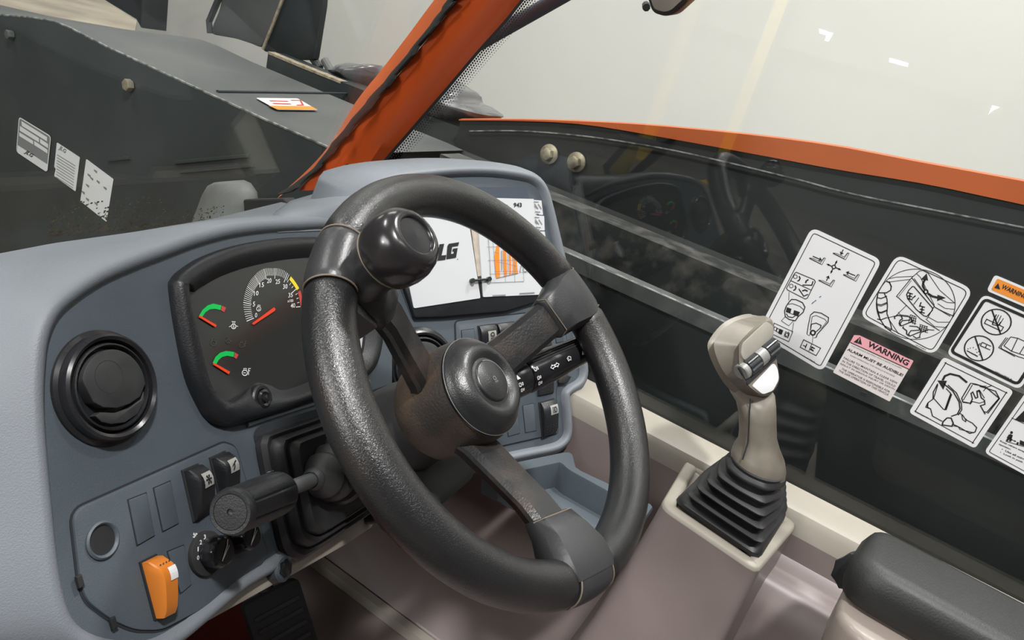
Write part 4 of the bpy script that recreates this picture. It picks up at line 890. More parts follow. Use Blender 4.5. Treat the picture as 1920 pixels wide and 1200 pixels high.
g = MB(); g.lathe(W, [(.030, -.100), (.040, -.096), (.0455, -.088), (.0475, -.070), (.0475, -.045), (.046, -.034), (.0445, -.0285)], 56, True); g.build('hub', M['hub'], sw, 40)
g = MB(); g.lathe(W, [(.0445, -.0290), (.0450, -.0265), (.0438, -.0245), (.0425, -.0235), (.040, -.020), (.034, -.0135), (.029, -.0115), (.0255, -.0125), (.0215, -.0155), (.019, -.0150), (.0185, -.0135), (.017, -.0125), (.0001, -.0120)], 64); g.build('horn_cap', M['hubcap'], sw, 40)
g = MB(); g.tube([W.P(.0444*math.cos(t), .0444*math.sin(t), -.0262) for t in (2*math.pi*k/64 for k in range(64))], .0005, 6, True); g.tube([W.P(.0182*math.cos(t), .0182*math.sin(t), -.0134) for t in (math.radians(-60+150*k/30) for k in range(31))], .0004, 6); g.build('worn_ring', M['edge'], sw)
g = MB()
K = W.off(0, 0, -.0116)
icon(g, type('Q', (), {'px': lambda s, pts, c=0: [(x*.0006, -y*.0006) for x, y in pts], 'P': lambda s, a, b, c=0: K.P(a, b, 0)})(), 0, 3, 1, 'lamp', .6, .0004)
g.build('horn_symbol', M['edge'], sw, 0)
# spinner knob
kx, ky = -.1065, .1095
S = W.off(kx, ky, 0)
g = MB(); g.lathe(S, [(.0215, .006), (.0205, .014), (.0195, .020), (.0205, .027), (.0225, .0335), (.0238, .0355)], 40, True); kn = g.build('spinner_knob', M['rimsm'], sw, 50)
g = MB(); g.lathe(S, [(.0238, .0355), (.0262, .040), (.0272, .047), (.0268, .055), (.0245, .0625), (.0205, .0675), (.0162, .0695), (.0148, .0690), (.0142, .0682)], 48); g.build('knob_ball', M['knob'], kn, 60)
g = MB(); g.lathe(S, [(.0142, .0680), (.0138, .0672), (.0001, .0680)], 48); g.build('knob_disc', M['blacks'], kn, 60)
g = MB(); g.tube([S.P(.0245*math.cos(t), .0245*math.sin(t), .0358) for t in (2*math.pi*k/48 for k in range(48))], .0006, 6, True); g.build('dusty_seam', M['dust'], kn)
g = MB(); g.loft([[wp(r, 133.5+d, s) for r, d, s in q] for q in ([(.128, 12, -.004), (.128, -8, -.004), (.128, -8, -.024), (.128, 12, -.024)], [(.150, 12, .004), (.150, -8, .004), (.150, -8, -.02), (.150, 12, -.02)], [(.168, 12, .006), (.168, -8, .006), (.168, -8, -.02), (.168, 12, -.02)])], True, True, True); g.build('knob_clamp', M['black'], kn)
# column
col_ = thing('steering_column', W.P(0, 0, -.2), 'dark steering column shroud behind the hub', 'steering column')
g = MB(); cd = D2.P(*D2.at(748, 838, 0), -.02); q0 = W.P(0, 0, -.094); q1 = W.P(0, 0, -.14); g.tube([q0, W.P(0, 0, -.118), q1, q1.lerp(cd, .5), cd], [.034, .042, .044, .046, .05], 36); g.build('shroud', M['blackm'], col_, 50)
g = MB(); F = Fr(W.P(.03, -.045, -.13), (0, -.6, .8), (1, 0, 0)); g.prism(F, rnd([(-.05, -.035), (.03, -.03), (.04, .0), (.03, .05), (-.06, .05)], .012), -.07, .0, .006); g.build('lower_cover', M['blackm'], col_)
# key ring
kr = thing('key_ring', AD(850, 868, .76), 'chromed key ring hanging below the steering hub', 'key ring')
g = MB(); c = AD(848, 868, .745); F = Fr(c, (-.6, -.7, .4)); g.tube([F.P(.009*math.cos(t), .009*math.sin(t)) for t in (2*math.pi*k/32 for k in range(32))], .0009, 8, True); F2 = Fr(c+V((.006, 0, .006)), (.2, -.9, .3)); g.tube([F2.P(.006*math.cos(t), .006*math.sin(t)) for t in (2*math.pi*k/32 for k in range(32))], .0011, 8, True); g.build('ring', M['chrome'], kr)
g = MB(); g.prism(F, rnd([(-.007, -.018), (.007, -.018), (.008, -.005), (-.008, -.005)], .003), -.001, .001, .0004); g.build('tag_disc', M['strut'], kr)
# indicator stalk
stk = thing('indicator_stalk', AD(965, 716, .72), 'black indicator and wiper stalk with white symbols right of the hub', 'stalk')
Sa = AD(948, 722, .715); Sb = AD(1125, 640, .80); F = Fr(Sa, Sb-Sa, (0, 0, 1)); SL = (Sb-Sa).length
def so(r, c, k=.9): return [F.P(r*math.cos(t)*(1 if abs(math.cos(t)) < .95 else .97), r*k*math.sin(t), c) for t in (2*math.pi*j/32 for j in range(32))]
g = MB(); g.loft([so(.017, -.04), so(.0185, .004), so(.0185, .022), so(.0175, .024)], True, True, True); g.build('collar', M['blacks'], stk, 40)
g = MB(); g.loft([so(.0178, .0245), so(.0192, .027), so(.0185, .06), so(.0165, .09), so(.0150, SL*.98), so(.012, SL)], True, True, True); g.build('stalk_body', M['blacks'], stk, 40)
for k in range(4):
    g = MB(); an = math.radians(62+k*9)
    e1 = -(F.u*0) 
    d_ = (F.u*math.cos(an-1.2)+F.v*math.sin(an-1.2)); g.tube([Sa+F.n*.03+d_*.0182, Sa+F.n*.06+d_*.0178, Sa+F.n*(SL*.97)+d_*.0144], .0009, 6); g.build('rib', M['rubber'], stk)
# symbols: on the side facing the operator
def stalksym(px_, py_, kind, s):
    r = ray(px_, py_); best = None
    for k in range(400):
        d = .60+k*.0006; p = r*d; q = p-Sa; t = q.dot(F.n); rad = (q-F.n*t).length; lim = .0187-(t-.03)*.03 if t > .024 else .0186
        if rad <= lim+.0008: best = (p, (q-F.n*t).normalized()); break
    if not best: return
    p, nn = best; K = Fr(p+nn*.0004, nn, F.n); g = MB()
    class Q3:
        def px(self, pts, c=0): return [(x*.00055*s, -y*.00055*s) for x, y in pts]
        def P(self, a, b, c=0): return K.P(a, b, 0)
    q = Q3()
    if kind == 'arrows':
        for sg, ox in ((-1, -7), (1, 7)): g.rib(q, q.px([(ox+sg*6, 0), (ox, -5), (ox, -2.5), (ox-sg*6, -2.5), (ox-sg*6, 2.5), (ox, 2.5), (ox, 5)]), .0007, 0, True)
    elif kind == 'wiper': g.rib(q, q.px([(-8, -4), (0, -8), (8, -4), (5, 5), (0, 3), (-5, 5)]), .0007, 0, True); g.rib(q, q.px([(0, 4), (-3, -4)]), .0007)
    elif kind == 'tri': g.poly(q, q.px([(-6, 5), (6, 5), (0, -7)]))
    else: g.rib(q, q.px([(-6, -5), (0, -6), (2, 0), (0, 6), (-6, 5)]), .0007, 0, True); g.rib(q, q.px([(6, -4), (10, -4), (10, 4), (6, 4)]), .0006, 0, True)
    g.build('symbol', M['white' if kind in ('arrows', 'tri') else 'label'], stk, 0)
for a in ((1040, 686, 'arrows', .8), (1067, 673, 'wiper', .6), (1093, 661, 'tri', .8), (1004, 692, 'lamp', .55), (1010, 708, 'lamp', .5), (1012, 718, 'lamp', .5), (971, 708, 'tri', .7), (976, 721, 'lamp', .55), (979, 731, 'lamp', .45)): stalksym(*a)
pd = MB(); F = D2.off(*D2.at(1056, 712, .004), .004); pd.prism(F, rnd([(-.012, -.002), (.004, -.006), (.014, .001), (.006, .006), (-.010, .004)], .002), 0, .004, .001)
tag(pd.build('release_catch', M['blackm']), 'small dark catch on the dashboard under the stalk end', 'catch')
# ------------------------------------------------------------------ joystick pod, boot and grip
pod = thing('joystick_pod', AX(1360, 960, 2, -.5), 'beige moulded pod under the joystick against the cab wall', 'console')
Z5 = Fr((0, 0, -.5), (0, 0, 1), (1, 0, 0))
po = rnd(Z5.px([(1291, 856), (1238, 945), (1422, 1070), (1497, 981), (1400, 920)]), [.012, .016, .012, .012, .01], 5)
po = ccw([p[:2] for p in resamp([(*p, 0) for p in po], 72)])
pc = V((sum(p[0] for p in po)/72, sum(p[1] for p in po)/72))
def flare(p, k, dy=0): 
    x = p[0]-max(0, (.95-p[0]))*k; y = p[1]+max(0, p[1]-.02)*k*1.5-max(0, -p[1])*k*.2; return (x, y)
g = MB(); g.loft([[Z5.P(*flare(p, .55), -.5) for p in po], [Z5.P(*flare(p, .32), -.36) for p in po], [Z5.P(*flare(p, .14), -.20) for p in po], [Z5.P(*flare(p, .05), -.09) for p in po], [Z5.P(*flare(p, .01), -.03) for p in po], [Z5.P(*p, -.006) for p in po]]); g.build('pod_body', M['mauve'], pod, 60)
g = MB(); g.loft([[Z5.P(*p, c) for p in inset(po, d)] for d, c in ((0, -.006), (.0008, -.002), (.003, 0), (.012, 0), (.016, -.001), (.018, -.006))], True, False, True); g.build('pod_rim', M['cream'], pod, 60)
ledge = MB(); q = [(.905, -.60), (.895, -.592), (.94, -.585)]
a0_ = AX(1460, 1085, 0, .90); zl = a0_.z
g = MB(); g.loft([[V((x, y, z)) for x, z in ((.94, zl+.02), (.925, zl+.006), (.90, zl), (.885, zl-.008), (.872, zl-.05), (.862, -1.0))] for y in (-1.4, -.5, -.2, -.05, .0)], False); g.build('wall_ledge', M['mauve'], tub, 60)
joy = thing('joystick', (.868, .05, -.5), 'taupe joystick with thumb rollers above a black ribbed boot', 'joystick')
bb = ccw(rnd(Z5.px([(1364, 846), (1262, 940), (1422, 1052), (1478, 962)]), [.03, .014, .014, .02], 6)); bb = [p[:2] for p in resamp([(*p, 0) for p in bb], 64)]
bc = V((sum(p[0] for p in bb)/64, sum(p[1] for p in bb)/64, -.5))
Nk = AX(1421, 872, 2, -.405); 
def bring(t, k, dz=0):
    c = bc.lerp(Nk, t); cc_ = []
    for p in bb:
        d = V((p[0]-bc.x, p[1]-bc.y, 0)); a = math.atan2(d.y, d.x); rc = .033; sq = d*(1-t)+V((math.cos(a), math.sin(a), 0))*rc*t
        cc_.append(V((c.x, c.y, c.z+dz))+sq*k)
    return cc_
prof = [(0, 1.0), (.06, 1.01), (.10, .97)]
for i in range(5):
    t = .10+i*.165; prof += [(t+.03, .90-i*.012), (t+.09, .93-i*.01), (t+.125, 1.035-i*.005), (t+.145, 1.05-i*.005), (t+.165, 1.0)]
prof += [(.96, .92), (1.0, .95)]
g = MB(); g.loft([bring(t, k) for t, k in prof], True, False, True); g.build('ribbed_boot', M['rubber'], joy, 50)
# grip: lofted elliptical sections around a spine traced in a plane through the stick
def ellring(cpx, w_px, d, x, tilt, depthr, n=32, sq=0):
    c = AX(*cpx, 0, x); dep = c.dot(V((XC.z, YC.z, ZC.z))); w_ = w_px/2*dep/FPX
    vdir = c.normalized(); ax = V(d).normalized(); s_ = ax.cross(vdir).normalized(); f = s_.cross(ax).normalized()
    return [c+s_*w_*math.copysign(abs(math.cos(t))**(1-sq), math.cos(t))+f*depthr*math.copysign(abs(math.sin(t))**(1-sq), math.sin(t)) for t in (2*math.pi*k/n for k in range(n))]
up_ = V((0, 0, 1)); GX = .845
rs = [ellring((1421, 876), 104, (0, 0, 1), GX, 0, .034), ellring((1422, 866), 106, (0, 0, 1), GX, 0, .035), ellring((1423, 850), 98, (0, .02, 1), GX, 0, .033), ellring((1423, 832), 78, (0, .08, 1), GX, 0, .028), ellring((1421, 812), 70, (0, .1, 1), GX, 0, .026),
      ellring((1420, 780), 71, (0, .1, 1), GX, 0, .026), ellring((1417, 755), 74, (0, .2, 1), GX, 0, .026), ellring((1411, 738), 80, (0, .3, 1), GX+.006, 0, .025), ellring((1402, 722), 76, (0, .3, 1), GX+.014, 0, .02)]
g = MB(); g.loft(rs, True, True, True); g.build('grip_handle', M['grip'], joy, 60)
hc = AX(1420, 665, 0, GX-.018); nf = V((-.45, -.72, .52)).normalized(); HF = Fr(hc, nf, (.8, -.5, 0))
front = [(1441, 598), (1450, 611), (1450, 640), (1458, 690), (1460, 712), (1450, 733), (1428, 742), (1400, 722), (1386, 692), (1384, 655), (1388, 642), (1412, 617)]
mid = [(1424, 593), (1440, 600), (1440, 640), (1446, 690), (1448, 715), (1438, 737), (1415, 745), (1384, 728), (1356, 695), (1340, 655), (1345, 633), (1376, 604)]
back = [(1398, 589), (1415, 596), (1420, 640), (1425, 690), (1425, 720), (1412, 737), (1392, 742), (1366, 728), (1343, 695), (1327, 655), (1333, 632), (1360, 603)]
def hr(pts, c, k=1): 
    q = [p[:2] for p in cat([(*HF.at(*p, c), 0) for p in pts], 4)]
    m = (sum(p[0] for p in q)/len(q), sum(p[1] for p in q)/len(q)); return [HF.P(m[0]+(p[0]-m[0])*k, m[1]+(p[1]-m[1])*k, c) for p in q]
g = MB(); g.loft([hr(back, -.052, .86), hr(back, -.046, .97), hr(back, -.038, 1.0)], True, True, False); g.loft([hr(back, -.038, 1.0), hr(back, -.0375, .985), hr(mid, -.034, .99), hr(mid, -.024, 1.01), hr(front, -.008, 1.02), hr(front, -.002, 1.0), hr(front, 0, .96)], True, False, True); g.build('grip_head', M['grip'], joy, 50)
def hp(pts): return HF.px(pts, .0)
g = MB(); g.prism(HF, rnd(hp([(1436, 602), (1449, 612), (1448, 632), (1394, 677), (1388, 664), (1391, 644)]), .004, 4), -.001, .0015, .0008); g.build('upper_plate', M['gripl'], joy, 40)
g = MB(); g.prism(HF, rnd(hp([(1450, 680), (1457, 692), (1459, 712), (1448, 733), (1429, 740), (1409, 724)]), .004, 4), -.001, .0015, .0008); g.build('lower_plate', M['label'], joy, 40)
g = MB(); g.prism(HF, hp([(1384, 690), (1448, 634), (1456, 672), (1402, 722)]), -.001, .0006); g.build('roller_slot', M['blackm'], joy, 0)
ra, rb_ = HF.P(*HF.at(1390, 698, -.002), -.002), HF.P(*HF.at(1452, 646, -.002), -.002); RF = Fr(ra, rb_-ra, nf); RL = (rb_-ra).length
rr = .0108
def roller(t0, t1, nm, lbl):
    g = MB(); rs = []
    for t, r in ((t0, rr*.8), (t0+.02, rr), (t1-.02, rr), (t1, rr*.8)):
        rs.append([RF.P(r*(1+(.0 if (k//2) % 2 else -.09))*math.cos(2*math.pi*k/48), r*(1+(.0 if (k//2) % 2 else -.09))*math.sin(2*math.pi*k/48), RL*t) for k in range(48)])
    g.loft(rs, True, True, True); g.build(nm, M['roller'], joy, 20)
M['roller'] = mat('roller_plastic', (.03, .032, .035), .22, var=.2, vscale=40)
M['silver'] = mat('roller_hub_grey', (.25, .25, .24), .35, .2)
roller(.10, .42, 'thumb_roller', ''); roller(.64, .98, 'thumb_roller', '')
g = MB(); g.lathe(RF, [(rr*.80, RL*-.02), (rr*.9, RL*.0), (rr*.9, RL*.09)], 24, True, True); g.build('roller_end', M['silver'], joy)
g = MB(); g.lathe(RF, [(rr*.95, RL*.43), (rr*.97, RL*.53), (rr*.95, RL*.63)], 24, True, True); g.build('roller_hub', M['silver'], joy)
g = MB(); g.tube([AX(1407, 748, 0, GX-.0255), AX(1405, 775, 0, GX-.0262), AX(1404, 800, 0, GX-.0262), AX(1402, 830, 0, GX-.028), AX(1392, 862, 0, GX-.033)], .0008, 6); g.build('grip_seam', M['groove'], joy)
# ------------------------------------------------------------------ armrest
arm = thing('armrest', AX(1700, 1100, 2, -.42), 'black padded armrest with a beige shell, lower right', 'armrest')
ZA = Fr((0, 0, -.395), (0, 0, 1), (1, 0, 0))
rr4 = lambda pts, r: ccw([p[:2] for p in resamp([(*p, 0) for p in rnd(pts, r, 6)], 120)])
A1_ = rr4([(.724, -.082), (.824, -.096), (.812, -.75), (.700, -.75)], [.035, .022, .03, .03])
g = MB(); g.loft([[ZA.P(*p, c) for p in inset(A1_, d)] for d, c in ((.012, -.050), (.004, -.046), (0, -.036), (-.001, -.018), (.003, -.006), (.008, -.001), (.014, .001), (.018, .0015))], True, True, True); g.build('pad', M['arm'], arm, 60)
A2_ = rr4([(.690, -.088), (.80, -.098), (.79, -.75), (.672, -.75)], [.045, .03, .03, .03])
g = MB(); g.loft([[ZA.P(*p, c) for p in inset(A2_, d)] for d, c in ((.014, -.115), (.004, -.105), (.001, -.085), (0, -.060), (.002, -.052), (.006, -.050))], True, True, True); g.build('shell', M['beige'], arm, 60)
kc = AX(1602, 1072, 2, -.43); F = Fr(kc, (-.75, .3, .15)); g = MB()
o = [(.017*(1+(.12 if k % 2 else 0))*math.cos(k*math.pi/8), .022*(1+(.12 if k % 2 else 0))*math.sin(k*math.pi/8)) for k in range(16)]; g.prism(F, o, -.03, .008, .004); g.build('adjust_knob', M['black'], arm, 30)
g = MB(); box(g, .70, .77, -.20, -.135, -.99, -.50); g.build('support_post', M['blackm'], arm, 0)
# driver seat behind (outside the picture, seen only as a mirror image at most)
# pedal and steering gear in the footwell
ped = thing('foot_pedal', AX(520, 1160, 2, -.97), 'black foot pedal on the red floor below the dashboard', 'pedal')
F = Fr(AX(524, 1165, 2, -.93), (-.3, -.75, .55), (1, 0, 0)); g = MB(); g.prism(F, rnd([(-.045, -.09), (.045, -.09), (.045, .05), (-.045, .05)], .01), -.01, .008, .003); pd_ = g.build('pedal_pad', M['blackm'], ped)
g = MB(); [g.prism(F, [(-.036, y), (.036, y), (.036, y+.006), (-.036, y+.006)], .008, .011) for y in (-.08, -.06, -.04, -.02, 0, .02)]; g.build('tread_ribs', M['rubber'], pd_, 0)
g = MB(); g.tube([F.P(0, .04, -.01), F.P(0, .12, -.08), F.P(0, .20, -.05)], .012, 10); g.build('pedal_arm', M['blackm'], ped)
# ------------------------------------------------------------------ mirror and strut outside
mir = thing('wing_mirror', AX(1245, 0, 0, 1.5), 'corner of a grey brown framed mirror at the top of the side window', 'mirror')
FM = Fr((1.5, 0, 0), (-.85, .2, -.1), (0, 1, 0)); g = MB(); FM = Fr(AX(1245, -10, 0, 1.5), (-.9, .1, -.2), (0, 1, 0))
mp = rnd(FM.px([(1196, -60), (1222, 24), (1246, 31), (1262, 27), (1335, -40), (1300, -120)]), .012, 4); g.prism(FM, mp, -.03, .0, .004); g.build('housing', M['black'], mir)
g = MB(); g.prism(FM, inset(ccw(mp), .008), 0, .003, .001); g.build('mirror_glass', M['mirror'], mir)
g = MB(); g.tube([FM.P(*FM.at(1206, 10), -.01), FM.P(*FM.at(1214, 14), .004)], .008, 8); g.build('clip', M['black'], mir)
g = MB(); g.tube([AX(820, 130, 0, 1.14), AX(880, 92, 0, 1.15), AX(1052, -6, 0, 1.17), AX(1200, -90, 0, 1.2)], .0125, 16); tag(g.build('stay_tube', M['strut']), 'dark blue grey tube running up outside the side window', 'tube')

# ------------------------------------------------------------------ stickers on the side glass
def gsticker(quad, r, m, name, lab, inner=None, iw=.0012, cat_='sticker'):
    p = rnd(FG.px(quad), r, 5); q = MB(); q.prism(FG, p, 0, .0007); o = tag(q.build(name, m, None, 0), lab, cat_)
    if inner:
        b_ = inset(ccw(p), inner); q = MB(); q.rib(FG, b_, iw, .0009, True); q.build('border_line', M['ink'], o, 0)
    return o
PCG = .0010
def art(ox, oy, sc_): return lambda pts: FG.px([(ox+x/sc_, oy+y/sc_) for x, y in pts], PCG)
def LN(mb, A, pts, w_=.0009, cl=False): mb.rib(FG, A(pts), w_, PCG, cl)
def CI(A, mb, x, y, r, w_=.0009, fill=False, ry=None):
    pts = A([(x+r*math.cos(t*.2618), y+(ry or r)*math.sin(t*.2618)) for t in range(24)])
    if fill: mb.poly(FG, pts, PCG)
    else: mb.rib(FG, pts, w_, PCG, True)
def ARR(mb, A, a, b, w_=.0011, h=16, open_=False):
    a, b = V(a), V(b); d = (b-a).normalized(); n_ = V((-d.y, d.x)); LN(mb, A, [tuple(a), tuple(b-d*(0 if open_ else h*.6))], w_)
    if open_: LN(mb, A, [tuple(b-d*h+n_*h*.8), tuple(b), tuple(b-d*h-n_*h*.8)], w_)
    else: mb.poly(FG, A([tuple(b), tuple(b-d*h*1.6+n_*h*.62), tuple(b-d*h*1.6-n_*h*.62)]), PCG)
# 1 control pattern
s = gsticker([(1522, 426), (1654, 488), (1542, 697), (1420, 623)], .010, M['label'], 'control_sticker', 'tall white control pattern sticker right of the joystick head', .0052, .0010)
A = art(1430, 420, 4.2875); g = MB()
CI(A, g, 572, 345, 14, .0013)
for a, b in (((580, 330), (600, 290)), ((587, 350), (632, 370)), ((564, 360), (546, 400)), ((556, 340), (512, 320))): ARR(g, A, a, b, .0013, 15)
for x, y in ((565, 232), (375, 272), (648, 405), (450, 450)):
    LN(g, A, [(x, y), (x+88, y+45), (x+122, y+10-10), (x+130, y+4), (x+102, y+55), (x+0, y+5)], .0006)
    LN(g, A, [(x, y), (x+30, y+4), (x+90, y+32), (x+118, y-2)], .0006)
for a, b in (((648, 205), (630, 242)), ((402, 258), (470, 288)), ((745, 415), (676, 388)), ((512, 458), (530, 420))): ARR(g, A, a, b, .0012, 16, True)
LN(g, A, rndp := [(272, 388), (415, 448), (424, 465), (360, 595), (342, 603), (200, 530), (192, 515), (258, 395)], .0010, True); LN(g, A, [(226, 455), (392, 532)], .0010)
for x, y in ((255, 425), (222, 500)):
    CI(A, g, x+8, y-2, 15, .0008); LN(g, A, [(x+38, y-6), (x+46, y+12), (x+38, y+28), (x+24, y+34)], .0016)
LN(g, A, [(345, 475), (350, 458), (368, 446)], .0018); LN(g, A, [(320, 490), (395, 492), (405, 460)], .0014); LN(g, A, [(290, 520), (330, 580), (365, 565)], .0014); LN(g, A, [(318, 538), (340, 530), (362, 540)], .0018)
LN(g, A, [(212, 545), (210, 615)], .0006); LN(g, A, [(250, 790), (236, 870)], .0006)
LN(g, A, [(210, 630), (232, 606), (270, 608), (320, 632), (340, 668), (325, 710), (285, 745), (262, 778), (215, 768), (182, 745), (176, 700), (190, 660)], .0013, True); LN(g, A, [(205, 645), (240, 640), (300, 662), (328, 688)], .0008)
for q in ([(195, 668), (232, 682), (222, 718), (186, 704)], [(252, 692), (300, 708), (285, 742), (244, 726)]): g.poly(FG, A(q), PCG)
LN(g, A, [(186, 704), (285, 742)], .0008); LN(g, A, [(190, 720), (205, 745), (240, 752), (262, 738)], .0012); LN(g, A, [(182, 745), (150, 778), (210, 818), (250, 775)], .0007)
LN(g, A, [(385, 730), (415, 706), (470, 716), (530, 752), (525, 790), (440, 885), (430, 912)], .0012); LN(g, A, [(385, 730), (368, 810), (356, 885)], .0010)
LN(g, A, [(398, 745), (430, 735), (500, 765), (515, 785), (470, 840)], .0007); LN(g, A, [(398, 745), (385, 830)], .0007); LN(g, A, [(392, 805), (430, 796), (470, 815), (462, 838), (425, 870)], .0012); LN(g, A, [(392, 805), (384, 855)], .0012)
CI(A, g, 404, 874, 18, .0020); LN(g, A, [(356, 885), (375, 898), (385, 865)], .0006); LN(g, A, [(410, 915), (432, 912)], .0006); LN(g, A, [(404, 892), (400, 955)], .0006)
LN(g, A, [(92, 796), (242, 865), (210, 945), (78, 885)], .0008, True); LN(g, A, [(330, 930), (466, 998), (430, 1058), (302, 990)], .0010, True); LN(g, A, [(395, 965), (372, 1020)], .0008)
g.poly(FG, A([(140, 842), (166, 855), (152, 890), (127, 880)]), PCG); LN(g, A, [(95, 825), (115, 835), (108, 860), (88, 850)], .0008, True); LN(g, A, [(118, 838), (136, 846), (128, 872), (110, 864)], .0008, True)
LN(g, A, [(185, 865), (215, 880), (203, 915), (173, 900)], .0008, True); CI(A, g, 194, 890, 12, .0008); LN(g, A, [(208, 865), (212, 900)], .0007)
LN(g, A, [(325, 975), (350, 985)], .0012); LN(g, A, [(356, 962), (342, 1000)], .0012); LN(g, A, [(385, 985), (415, 1000)], .0014); LN(g, A, [(378, 1002), (408, 1016)], .0014); LN(g, A, [(402, 985), (388, 1010)], .001); ARR(g, A, (395, 990), (424, 1003), .001, 9); ARR(g, A, (385, 1010), (414, 1024), .001, 9)
text(g, FG, '1001181946 B', (1430+315/4.2875, 420+1056/4.2875), (1430+418/4.2875, 420+1112/4.2875), (1430+318/4.2875, 420+1050/4.2875), PCG, .02)
g.build('diagram', M['ink'], s, 0)
g = MB(); LN(g, A, [(395, 642), (408, 625), (400, 638), (430, 612)], .0012); LN(g, A, [(455, 590), (470, 580)], .001); g.build('pen_mark', mat('blue_ink', (.05, .09, .25), .5), s, 0)
# 2 hand and switch
s = gsticker([(1682, 476), (1826, 543), (1751, 667), (1611, 592)], .012, M['label'], 'instruction_sticker', 'square white sticker with a circular drawing of a hand on a control', .0042, .0010)
A = art(1560, 460, 5.0); g = MB()
CIRC = [(785+370*math.cos(t*.1309), 552+330*math.sin(t*.1309)) for t in range(48)]
g.rib(FG, A(CIRC), .0008, PCG, True)
T2 = lambda pts, w_=.0007, cl=False: LN(g, A, pts, w_, cl)
T2([(535, 312), (600, 298), (760, 290)]); T2([(530, 345), (620, 332), (735, 318)]); T2([(735, 318), (605, 478), (625, 492), (830, 690), (1010, 800)], .001); T2([(735, 318), (760, 292), (820, 240), (850, 235)], .0009); T2([(745, 300), (960, 570), (890, 690)], .0009)
T2([(770, 310), (965, 580), (1110, 665)], .0008); T2([(625, 480), (745, 330)], .0006)
T2([(755, 385), (770, 388), (945, 590), (940, 610), (888, 668), (860, 660), (790, 600), (750, 550), (710, 500), (700, 460), (720, 420)], .0012, True); T2([(815, 490), (765, 555)], .001)
for cx_, cy_ in ((735, 475), (850, 600)):
    T2([(cx_-22, cy_-32), (cx_+22, cy_-18)], .0014); T2([(cx_-30, cy_+22), (cx_+20, cy_+36)], .0014); T2([(cx_-2, cy_-25), (cx_-10, cy_+30)], .0014); T2([(cx_-26, cy_-2), (cx_+16, cy_+6)], .0014)
ARR(g, A, (750, 500), (788, 468), .0013, 12); ARR(g, A, (820, 575), (838, 528), .0013, 12)
T2([(850, 235), (900, 260), (1010, 420), (1150, 540)]); T2([(790, 262), (830, 300), (960, 560)]); 
T2([(965, 580), (1040, 620), (1145, 665)], .001); T2([(1010, 500), (1080, 535), (1150, 540)]); T2([(990, 545), (1060, 590), (1150, 600)]); T2([(880, 690), (960, 760), (1070, 770)]); T2([(900, 670), (990, 720), (1110, 720)])
a_ = [(868, 415), (852, 380), (856, 350), (872, 320)]; T2(a_, .0024); g.poly(FG, A([(888, 262), (832, 320), (902, 330)]), PCG)
T2([(900, 452), (940, 478), (990, 490)], .0026); g.poly(FG, A([(1068, 492), (990, 462), (985, 522)]), PCG); CI(A, g, 880, 435, 18, .0016)
T2([(510, 335), (540, 350), (556, 385), (550, 420), (510, 445), (440, 445)], .0014); T2([(535, 335), (556, 390)], .0008)
T2([(430, 455), (418, 520), (425, 590), (450, 690), (500, 770), (555, 800)], .0012); T2([(490, 450), (515, 500), (520, 570), (515, 640), (545, 720), (562, 790)], .0012)
for y in (490, 550, 620, 690): T2([(424, y), (460, y+8), (516, y-14)], .0012)
T2([(424, 562), (462, 570), (516, 546)], .0008); T2([(430, 632), (466, 636), (518, 612)], .0008); T2([(520, 680), (600, 660), (700, 560)], .0008); T2([(525, 680), (625, 830)], .0008); T2([(620, 625), (640, 650), (720, 660)], .0007)
for ox, oy in ((0, 0), (80, 95)):
    T2([(590, 690), (585, 668), (620, 655), (650, 662), (660, 690), (640, 700), (630, 730), (640, 756)][0:] if not ox else [(670+0, 760), (665, 775), (700, 800), (700, 830), (720, 850)], .0014)
    T2([(645+ox, 660+oy), (720+ox, 668+oy), (745+ox, 690+oy), (755+ox, 712+oy), (650+ox, 756+oy), (638+ox, 735+oy), (660+ox, 705+oy), (735+ox, 700+oy)], .0012)
for k in range(4): T2([(735+k*18, 650+k*8), (720+k*18, 720+k*8)], .0008); T2([(735, 650+k*22), (790, 670+k*22)], .0008); T2([(830+k*20, 745+k*4), (815+k*20, 800+k*6)], .0008); T2([(820, 740+k*18), (900, 765+k*18)], .0008)
T2([(820, 860), (830, 820), (900, 790), (960, 795)], .001); T2([(760, 850), (790, 870), (830, 860)], .0012)
text(g, FG, '1001092048 A', (1560+782/5, 460+938/5), (1560+880/5, 460+985/5), (1560+786/5, 460+928/5), PCG, .02)
g.build('diagram', M['ink'], s, 0)
# 3 alarm warning
s = gsticker([(1601.6, 628), (1712.8, 676.5), (1668, 752.7), (1562, 698)], .0012, mat('label_vinyl_warm', (.66, .62, .60), .4), 'warning_sticker', 'small pink headed WARNING sticker about an audible alarm')
g = MB(); g.poly(FG, FG.px([(1601.6, 628), (1612, 628.5), (1712.8, 676.5), (1704, 692.8), (1594, 641.5)]), .0009); g.build('pink_band', M['labelp'], s, 0)
g = MB(); A = art(1540, 600, 7.06)
def tz(t, x0, y0, x1, y1, h, bold=.01, sx=.55):
    # baseline (x0,y0)-(x1,y1) in crop coordinates, height h measured along the sticker's vertical (leans left going down)
    a, b = (1540+x0/7.06, 600+y0/7.06), (1540+x1/7.06, 600+y1/7.06); c_ = (1540+(x0+h*.5)/7.06, 600+(y0-h*.87)/7.06); text(g, FG, t, a, b, c_, PCG, bold)
tz('WARNING', 600, 345, 1135, 610, 78, .035); tz('THIS VEHICLE IS EQUIPPED WITH A BACK-UP ALARM.', 392, 345, 1062, 650, 16, .0); tz('ALARM MUST BE AUDIBLE!', 338, 400, 1072, 750, 36, .025)
